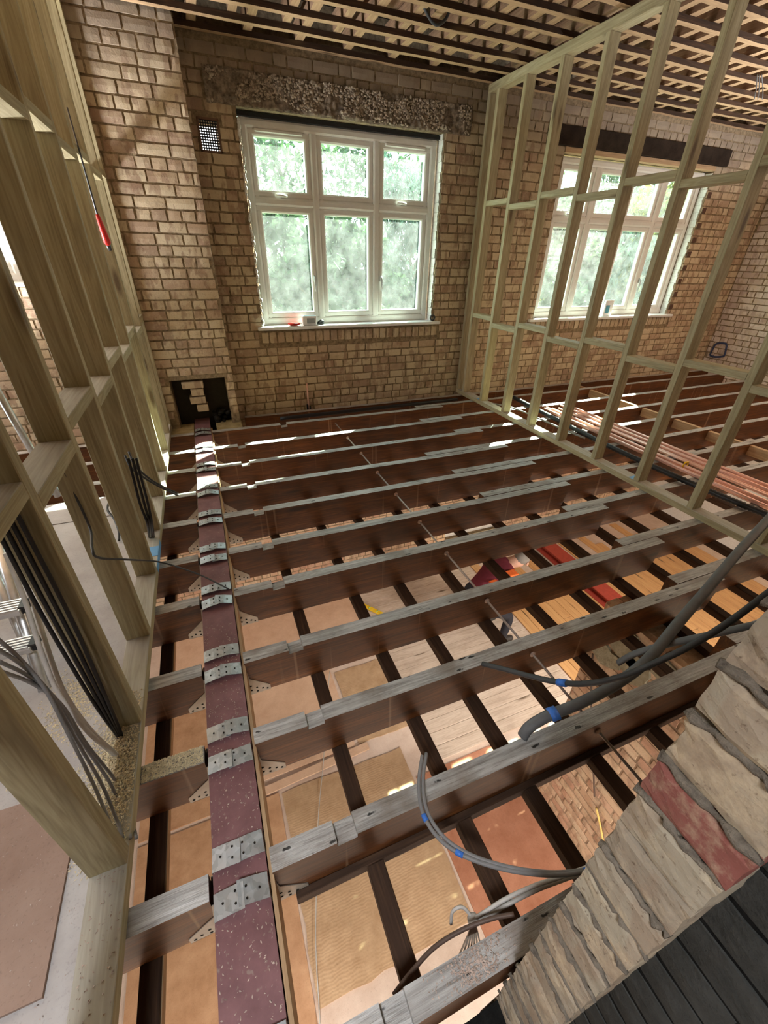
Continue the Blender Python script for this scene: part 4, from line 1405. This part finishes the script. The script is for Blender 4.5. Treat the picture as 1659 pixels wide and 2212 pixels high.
for q, d in enumerate((0, 8)):
    cable('short_cable', '%s short dark cable end poking out through the stud wall above the plate' % ('upper' if q else 'lower'), [(270 + d, 984 - d, 'x', -0.48), (285 + d, 1012 - d * .6, 'x', -0.46), (318 + d, 1036, 'x', -0.42), (352 + d, 1055, 'x', -0.37), (384, 1070 - d * .6, 'x', -0.33)], 0.0055, CABLED)
for q, d in enumerate((0, 9, 17)):
    cable('riser_cable', 'dark cable clipped to the fifth stud, %s of three' % ORD[q], [(277 + d, 990, 'y', 2.07), (290 + d, 1040, 'y', 2.07), (303 + d, 1090, 'y', 2.07), (318 + d * .6, 1130, 'y', 2.07), (322 + d * .6, 1160, 'z', 0.05)], 0.006, BLACKP, 1, (), 'dark cables clipped to a stud')
cable('coiled_cable', 'dark cable loop lying behind the stud wall on the lit floor', [(240, 1075, 'z', 0.1), (232, 1100, 'z', 0.12), (246, 1120, 'z', 0.1), (256, 1145, 'z', 0.06), (257, 1168, 'z', 0.03)], 0.007, BLACKP)

# long red-handled tool hanging on the stud
tl = empty('jab_saw', (0, 0, 0))
p0, p1, p2 = atx(145, 232, -0.475), atx(210, 463, -0.468), atx(237, 538, -0.466)
tl.location = p2
tag(tl, 'long thin dark tool with red handle hanging against the near studs', 'tool')
m = MB(); m.tube([p0 - p2, (p0 + p1) / 2 - p2, p1 - p2], [0.004, 0.005, 0.006], 8); m.build('shaft', DKSTEEL, tl)
m = MB(); d = (p2 - p1); m.tube([p1 - p2, p1 - p2 + d * 0.1, p1 - p2 + d * 0.55, p1 - p2 + d * 0.8, p1 - p2 + d * 0.86], [0.008, 0.013, 0.019, 0.021, 0.014], 10); m.build('handle', REDP, tl)
m = MB(); m.tube([p1 - p2 + d * 0.84, p1 - p2 + d * 1.02], [0.014, 0.012], 10); m.build('end_cap', DKSTEEL, tl)

# ------------------------------------------------------------------ step ladder on the left
ld = empty('stepladder', (-0.95, 1.7, 0.018))
tag(ld, 'aluminium stepladder standing on the dusty sheet behind the stud wall', 'ladder')
for name, (a, b) in {'front_rail': (atz(97, 1490, 0.02), atx(-60, 1000, -1.25)), 'rear_rail': (atz(60, 1395, 0.02), atx(-60, 1130, -1.30))}.items():
    dv = b - a
    m = MB(); m.tube([a - ld.location, b - ld.location], 0.022, 6, 0, True, 0.55); m.build('rail', ALU, ld)
for px, py in ((62, 1392), (40, 1312)):
    p = atx(px, py, -0.90)
    m = MB(); m.box((0, 0, 0), (0.36, 0.085, 0.028), bev=0.004)
    for q in range(5): m.box((0, -0.032 + 0.016 * q, 0.0155), (0.34, 0.006, 0.004))
    m.build('tread', ALU, ld, (p.x - 0.16 - ld.location.x, p.y - ld.location.y, p.z - ld.location.z))
    m = MB(); m.box((0, 0, 0), (0.03, 0.06, 0.035), bev=0.004)
    m.build('tread_bracket', BLACKP, ld, (p.x + 0.02 - ld.location.x, p.y - ld.location.y, p.z - ld.location.z))
# pale pole leaning in the left room
m = MB(); a, b = aty(-20, 820, 2.9), aty(52, 945, 2.9)
m.tube([a + (a - b) * 0.4, b + (b - a) * 1.2], 0.02, 8)
o = m.build('leaning_pole', ALU); tag(o, 'pale metal pole leaning in the left room in front of the brickwork', 'pole')

# ------------------------------------------------------------------ things on the window sills
sy = WY - 0.002
def on_sill(px, py): return aty(px, py, sy)
p = on_sill(636, 703)
m = MB()
m.tube([(0, 0, 0.001), (0, 0, 0.006), (0, 0, 0.022)], [0.045, 0.058, 0.070], 14, 0, True); m.v = [(x * 1.0, y * 0.55, z) for x, y, z in m.v]
o = m.build('red_dish', REDP, None, (p.x, sy, 0.889)); tag(o, 'shallow red plastic dish on the sill of the nearer window', 'dish')
p = on_sill(668, 700)
bx = empty('white_box', (p.x + 0.005, sy + 0.005, 0.889)); tag(bx, 'small white box with a grey label standing on the nearer window sill', 'box')
m = MB(); m.box((0, 0, 0.045), (0.155, 0.06, 0.09), bev=0.006); m.build('body', WHITE, bx)
m = MB(); m.box((0.01, -0.0305, 0.042), (0.085, 0.002, 0.05)); m.build('label_panel', plain('grey_panel', (0.30, 0.33, 0.35), 0.5), bx)
m = MB(); m.box((0.0, -0.003, 0.0915), (0.12, 0.03, 0.003)); m.build('lid_strip', plain('pale_blue', (0.40, 0.62, 0.75), 0.4), bx)
m = MB()
m.tube(smooth_path([(0, 0, 0.02), (0.03, 0, 0.035), (0.06, 0.0, 0.02)]), 0.012, 8); m.box((0.02, 0.01, 0.012), (0.09, 0.03, 0.022), bev=0.004)
o = m.build('dark_tool', BLACKP, None, (p.x + 0.105, sy + 0.01, 0.889)); tag(o, 'small black hand tool beside the white box on the sill', 'tool')
m = MB()
m.tube([(0.028 * math.cos(t), 0, 0.034 + 0.028 * math.sin(t)) for t in np.linspace(0, 2 * PI, 16)], 0.008, 6)
o = m.build('tape_roll', CABLED, None, (2.56, WY - 0.02, 0.887)); tag(o, 'small dark roll of tape at the end of the nearer window sill', 'tape')
p = aty(1312, 668, sy + 0.02)
bt = empty('sealant_tub', (p.x, sy + 0.02, 0.869)); tag(bt, 'white carton with a green and blue label on the far window sill', 'carton')
m = MB(); m.box((0, 0, 0.10), (0.15, 0.035, 0.20), bev=0.005); m.build('body', WHITE, bt)
m = MB(); m.box((-0.02, -0.018, 0.085), (0.07, 0.002, 0.10)); m.build('label_panel', plain('green_blue', (0.10, 0.32, 0.42), 0.5), bt)

# copper stub with black clip, black pipe along the wall foot
p = aty(664, 848, WY - 0.03)
sp = empty('copper_stub', (p.x, WY - 0.035, -0.1)); tag(sp, 'short copper pipe stub standing at the foot of the window wall', 'pipe')
zt = aty(664, 828, WY - 0.035).z
m = MB(); m.cyl((0, 0, 0), (0, 0, zt + 0.1), 0.009, 8); m.build('pipe', COPPER, sp)
m = MB(); m.box((-0.012, 0, 0.085), (0.018, 0.03, 0.10), bev=0.003); m.box((0.018, 0, 0.075), (0.016, 0.03, 0.08), bev=0.003); m.build('clip', BLACKP, sp)
m = MB()
m.tube(smooth_path([(0.62, 4.60, -0.03), (1.2, 4.60, -0.03), (2.0, 4.61, -0.03), (2.9, 4.62, -0.03)], 6), 0.022, 8)
o = m.build('black_pipe', BLACKP); tag(o, 'black pipe lying along the foot of the window wall', 'pipe')

# ------------------------------------------------------------------ loose dust, chips and crumbs
def chips(name, label, n, region, mat, size, parent=None, zfun=None, seed=1):
    rr = random.Random(seed)
    m = MB()
    for _ in range(n):
        x, y, z = region(rr)
        s = size * rr.uniform(0.4, 1.3)
        a = rr.uniform(0, 2 * PI)
        ca, sa = math.cos(a) * s, math.sin(a) * s
        h = s * rr.uniform(0.3, 0.9)
        m.add([(x - ca, y - sa, z), (x + ca, y + sa, z), (x - sa * 0.5, y + ca * 0.5, z + 0.0004), (x + sa * 0.3, y - ca * 0.3, z + h)], [(0, 1, 3), (1, 2, 3), (2, 0, 3), (0, 2, 1)])
    me = m.mesh(name, mat, False)
    o = link(name, me)
    return tag(o, label, 'debris', kind='stuff')
def pile(rr):
    while True:
        x, y = rr.gauss(-0.55, 0.055), rr.gauss(1.03, 0.13)
        if x < XP - 0.004 and abs(y - 1.03) < 0.3 and x > -0.74: break
    return x, y, (PT if x > XP - SD else 0.018) + 0.0005 + max(0, 0.010 * (1 - ((x + 0.55) / 0.12) ** 2 - ((y - 1.03) / 0.28) ** 2)) * rr.random()
chips('sawdust', 'heap of pale sawdust on the plate and floor by the cable holes', 6000, pile, CHIP, 0.0045)
chips('sawdust', 'scatter of sawdust on the dusty sheet behind the second stud', 1500, lambda r: (r.gauss(-0.74, 0.05), r.gauss(1.38, 0.10), 0.0185), CHIP, 0.005, seed=2)
chips('sawdust', 'sawdust covering the top of the third stub joist', 2200, lambda r: (r.uniform(-0.476, -0.278), JY[2] + r.uniform(0.002, JW - 0.002), 0.001 + 0.004 * r.random()), CHIP, 0.004, seed=3)
chips('crumbs', 'pale crumbs scattered over the top flange of the red steel', 620, lambda r: (r.uniform(BX0 + 0.004, BX1 - 0.004), 0.12 + (r.random() ** 1.2) * 1.5, BZ + 0.0005), CRUMB, 0.0036, seed=4)
chips('crumbs', 'crumbs scattered along the dusty sole plate in front', 260, lambda r: (r.uniform(XP - SD + 0.005, XP - 0.005), r.uniform(0.1, 0.72), PT + 0.0005), CRUMB, 0.0035, seed=5)
chips('crumbs', 'loose crumbs on the brown hardboard and dusty sheet', 500, lambda r: (r.uniform(-1.2, -0.6), r.uniform(0.1, 1.0), 0.0295 if True else 0), CRUMB, 0.003, seed=6)
chips('wood_shavings', 'curled wood shavings heaped on a noggin of the near stud wall', 900, lambda r: (r.uniform(XP - SD + 0.003, XP - 0.02), r.uniform(0.77, 1.16), 1.0005 + 0.012 * r.random()), SHAV, 0.009, seed=7)
chips('rubble', 'brick rubble and grit on the nearest joist by the jamb', 500, lambda r: (r.gauss(0.36, 0.05), JY[0] + r.uniform(0.004, JW - 0.004), 0.0015), CRUMB, 0.004, seed=8)

# ------------------------------------------------------------------ the worker on the floor below
def skin_mesh(verts, edges, radii, levels=2):
    me = bpy.data.meshes.new('tmp')
    me.from_pydata(verts, edges, [])
    o = bpy.data.objects.new('tmp', me)
    COL.objects.link(o)
    o.modifiers.new('skin', 'SKIN').use_smooth_shade = True
    sub = o.modifiers.new('sub', 'SUBSURF'); sub.levels = levels; sub.render_levels = levels
    lay_ = me.skin_vertices[0].data
    for i, r in enumerate(radii):
        lay_[i].radius = r if isinstance(r, tuple) else (r, r)
        lay_[i].use_root = (i == 0)
    dg = bpy.context.evaluated_depsgraph_get()
    dg.update()
    out = bpy.data.meshes.new_from_object(o.evaluated_get(dg))
    bpy.data.objects.remove(o)
    return out
pe = empty('person', (2.93, 3.05, ZF + 0.02))
tag(pe, 'worker in maroon shirt, dark trousers and boots bending over on the floor below', 'person')
# local frame: metres from the feet; facing +x, bent forward at the hip
V = [(-0.500, 0.000, 0.740), (-0.430, 0.000, 0.910), (-0.280, 0.000, 1.060), (-0.130, 0.000, 1.150), (-0.050, -0.020, 1.190), (0.030, -0.040, 1.220), (0.120, -0.050, 1.230),
     (-0.460, -0.100, 0.700), (0.004, -0.170, 0.449), (-0.05, -0.18, 0.10), (-0.05, -0.18, 0.05), (0.12, -0.20, 0.04),
     (-0.460, 0.100, 0.700), (0.014, 0.170, 0.449), (-0.04, 0.18, 0.10), (-0.04, 0.18, 0.05), (0.13, 0.20, 0.04),
     (-0.140, -0.190, 1.140), (-0.080, -0.270, 0.900), (0.080, -0.180, 0.720), (0.120, -0.160, 0.680),
     (-0.140, 0.190, 1.140), (-0.080, 0.270, 0.900), (0.100, 0.180, 0.720), (0.140, 0.160, 0.680)]
E = [(0, 1), (1, 2), (2, 3), (3, 4), (4, 5), (5, 6), (0, 7), (7, 8), (8, 9), (9, 10), (10, 11), (0, 12), (12, 13), (13, 14), (14, 15), (15, 16), (3, 17), (17, 18), (18, 19), (19, 20), (3, 21), (21, 22), (22, 23), (23, 24)]
Rr = [(0.14, 0.12), (0.145, 0.115), (0.16, 0.12), (0.15, 0.11), 0.062, 0.085, 0.088, 0.10, 0.068, 0.052, 0.052, 0.042, 0.10, 0.068, 0.052, 0.052, 0.042, 0.068, 0.048, 0.036, 0.026, 0.068, 0.048, 0.036, 0.026]
me = skin_mesh(V, E, Rr)
SHIRT = plain('maroon_shirt', (0.17, 0.025, 0.04), 0.85)
TROU = plain('dark_trousers', (0.022, 0.022, 0.03), 0.85)
SKIN = plain('skin', (0.58, 0.34, 0.25), 0.55)
BOOT = plain('dark_boots', (0.035, 0.028, 0.024), 0.6)
HAIR = plain('grey_hair', (0.22, 0.20, 0.18), 0.8)
HIVIS = plain('hi_vis_orange', (0.85, 0.16, 0.03), 0.6)
for mm in (SHIRT, TROU, SKIN, BOOT): me.materials.append(mm)
Vv = [Vector(v) for v in V]
emat = [1, 0, 0, 0, 2, 2, 1, 1, 1, 3, 3, 1, 1, 1, 3, 3, 0, 0, 2, 2, 0, 0, 2, 2]
def seg_d(p, a, b):
    t = max(0, min(1, (p - a).dot(b - a) / (b - a).length_squared)); return (p - a - (b - a) * t).length
for pgn in me.polygons:
    c = Vector(pgn.center)
    i = min(range(len(E)), key=lambda q: seg_d(c, Vv[E[q][0]], Vv[E[q][1]]))
    pgn.material_index = emat[i]
    pgn.use_smooth = True
link('body', me, pe)
m = MB()
m.ball((0.09, -0.05, 1.255), 0.098, 0, 12, 8, (1.05, 0.9, 0.8)); m.build('hair', HAIR, pe)
m = MB()
for s in (-1, 1):
    m.ball((0.185, -0.05 + s * 0.032, 1.245), 0.012, 0, 6, 5); m.ball((0.11, -0.05 + s * 0.088, 1.22), 0.02, 1, 6, 5, (1, 0.4, 1.3))
m.ball((0.208, -0.05, 1.215), 0.017, 1, 6, 5, (1, 0.8, 1.4)); m.box((0.195, -0.05, 1.18), (0.012, 0.045, 0.008), 2)
m.build('face', [BLACKP, SKIN, plain('lips', (0.45, 0.18, 0.15), 0.5)], pe)
for s, (hx, hy, hz) in ((-1, (0.12, -0.16, 0.68)), (1, (0.14, 0.16, 0.68))):
    Vh, Eh, Rh = [(0, 0, 0), (0.035, 0, -0.045)], [(0, 1)], [0.024, 0.034]
    for f in range(4):
        b = len(Vh)
        yy = -0.026 + 0.0175 * f
        ln = (0.9, 1.0, 0.95, 0.8)[f]
        Vh += [(0.05, yy, -0.065), (0.065 + 0.012 * ln, yy, -0.065 - 0.036 * ln), (0.060 + 0.004 * ln, yy, -0.065 - 0.062 * ln)]
        Eh += [(1, b), (b, b + 1), (b + 1, b + 2)]; Rh += [0.010, 0.009, 0.008]
    b = len(Vh)
    Vh += [(0.02, -s * 0.035, -0.04), (0.045, -s * 0.055, -0.075), (0.06, -s * 0.05, -0.10)]; Eh += [(0, b), (b, b + 1), (b + 1, b + 2)]; Rh += [0.012, 0.010, 0.009]
    mh = skin_mesh(Vh, Eh, Rh, 1); mh.materials.append(SKIN)
    link('hand', mh, pe, (hx, hy, hz))
for c_, s_ in (((-0.16, -0.20, 1.21), (0.13, 0.10, 0.02)), ((-0.35, -0.15, 1.10), (0.10, 0.05, 0.02))):
    m = MB(); m.box(c_, s_, bev=0.006); m.build('hi_vis_patch', HIVIS, pe)

# ------------------------------------------------------------------ outside: lawn and trees
m = MB(); m.box((8, 22, -0.06), (90, 60, 0.1))
o = m.build('lawn', GRASS, None, (0, 0, -3.2)); o['kind'] = 'structure'
def crown_mesh(seed, blobs, nleaf, size, mat, droop=0.0):
    r = np.random.default_rng(seed)
    bl = np.array(blobs)
    idx = r.choice(len(bl), nleaf, p=(bl[:, 3] ** 2) / (bl[:, 3] ** 2).sum())
    d = r.normal(size=(nleaf, 3)); d /= np.linalg.norm(d, axis=1)[:, None]
    rad = bl[idx, 3] * r.random(nleaf) ** 0.45
    c = bl[idx, :3] + d * rad[:, None] * np.array([1, 1, 0.75])
    a = r.normal(size=(nleaf, 3)); a /= np.linalg.norm(a, axis=1)[:, None]
    if droop: a = a * (1 - droop) + np.array([0, 0, -1.0]) * droop; a /= np.linalg.norm(a, axis=1)[:, None]
    b = np.cross(a, r.normal(size=(nleaf, 3))); b /= np.linalg.norm(b, axis=1)[:, None]
    s = size * r.uniform(0.6, 1.4, nleaf)[:, None]
    wv = 0.5 if not droop else 0.18
    p0, p1, p2, p3 = c - a * s, c + b * s * wv, c + a * s, c - b * s * wv
    vs = np.stack([p0, p1, p2, p3], 1).reshape(-1, 3)
    me = bpy.data.meshes.new('foliage')
    me.vertices.add(nleaf * 4); me.vertices.foreach_set('co', vs.ravel())
    me.loops.add(nleaf * 4); me.loops.foreach_set('vertex_index', np.arange(nleaf * 4))
    me.polygons.add(nleaf); me.polygons.foreach_set('loop_start', np.arange(0, nleaf * 4, 4)); me.polygons.foreach_set('loop_total', np.full(nleaf, 4))
    me.materials.append(mat); me.update(); me.validate()
    return me
def tree(x, y, h, rad, kind, label, seed, nleaf):
    rr = random.Random(seed)
    t = empty('tree', (x, y, -3.15))
    tag(t, label, 'tree', 'trees outside the windows')
    m = MB()
    m.tube(smooth_path([(0, 0, 0), (rr.uniform(-.15, .15), rr.uniform(-.15, .15), h * 0.35), (rr.uniform(-.3, .3), rr.uniform(-.3, .3), h * 0.7), (rr.uniform(-.3, .3), 0, h * 0.97)], 4), [0.17 - 0.011 * i for i in range(13)], 8)
    blobs = []
    nb = 26
    for k in range(nb):
        z = h * (0.12 + 0.86 * k / nb)
        f = math.sin(PI * min(1, (k + 2) / (nb + 1)) ** 0.8) if kind != 'conifer' else 1.0 - 0.8 * k / nb
        a = k * 2.4 + rr.uniform(-.4, .4)
        q = rad * f * rr.uniform(0.55, 0.95)
        e = (q * math.cos(a), q * math.sin(a), z + (0.35 if kind != 'conifer' else -0.2))
        m.tube(smooth_path([(0, 0, z * 0.9), (e[0] * 0.5, e[1] * 0.5, z + 0.1), e], 4), [0.05 - 0.0045 * i for i in range(9)], 6)
        blobs.append((*e, rad * rr.uniform(0.25, 0.42)))
        for w_ in range(3):
            a2 = a + rr.uniform(-1, 1)
            e2 = (e[0] + rad * .35 * math.cos(a2), e[1] + rad * .35 * math.sin(a2), e[2] + rr.uniform(-.2, .5))
            m.tube([(e[0] * .6, e[1] * .6, e[2] - .1), (e2[0] * .9, e2[1] * .9, e2[2]), e2], [0.022, 0.014, 0.006], 5)
            blobs.append((*e2, rad * rr.uniform(0.12, 0.26)))
    m.build('trunk', BARK, t)
    o = link('foliage', crown_mesh(seed, blobs, nleaf, 0.10 if kind != 'conifer' else 0.13, {'green': LEAFG, 'conifer': LEAFD, 'yellow': LEAFY}[kind], 0.55 if kind == 'conifer' else 0.0), t)
    o['kind'] = 'stuff'
TR = [(1.2, 11.5, 5.6, 1.9, 'green', 'leafy green tree filling the first column of the nearer window', 12000),
      (3.4, 11.0, 4.9, 1.8, 'green', 'rounded green tree behind the middle of the nearer window', 12000),
      (5.6, 12.0, 6.6, 1.8, 'conifer', 'drooping conifer seen through the right column of the nearer window', 14000),
      (3.0, 16.5, 8.4, 2.7, 'green', 'tall thin-leaved tree with bare branches behind the nearer window', 5200),
      (6.5, 17.0, 8.6, 2.7, 'green', 'tall open tree standing behind the drooping conifer', 5200),
      (-0.8, 16.0, 6.4, 2.2, 'green', 'tall open tree at the left behind the nearer window', 5200),
      (8.6, 10.5, 5.8, 1.9, 'green', 'dense green tree at the left of the far window', 12000),
      (10.6, 10.2, 5.8, 1.9, 'conifer', 'blue green conifer in the middle of the far window', 12000),
      (12.6, 10.6, 6.2, 2.0, 'yellow', 'yellow green tree at the right of the far window', 12000),
      (14.6, 11.6, 5.6, 1.9, 'yellow', 'second yellow green tree at the edge of the far window', 9000),
      (12.0, 16.5, 8.4, 2.7, 'green', 'tall open tree behind the far window', 6000),
      (17.0, 16.0, 8.2, 2.7, 'green', 'tall open tree beyond the yellow trees', 6000),
      (-3.5, 12.0, 6.0, 2.0, 'green', 'green tree outside the left room window', 9000)]
for i, (x, y, h, r, kd, lb, nl) in enumerate(TR): tree(x, y, h, r, kd, lb, 60 + i, nl)
m = MB(); m.box((-17, 4, -0.05), (25, 40, 0.1))  # unseen pale ground added to bounce light up to the ceiling
o = m.build('bounce_ground', mk_board('pale_bounce_ground', (0.46, 0.44, 0.40), (0.60, 0.57, 0.52), 2.0), None, (0, 0, -3.13)); o['kind'] = 'structure'
# the hedge behind them closes the view
m = MB()
hd_ = [(x, 20.5 + 0.3 * math.sin(x * 1.7), zz + 0.25 * math.sin(x * 2.3), 1.35) for x in np.arange(-9, 30, 0.8) for zz in (-1.3, 0.4)]
o = link('hedge', crown_mesh(99, hd_, 60000, 0.13, LEAFD), None, (0, 0, -0.5))
tag(o, 'long tall hedge along the end of the garden behind the trees', 'hedge', kind='stuff')
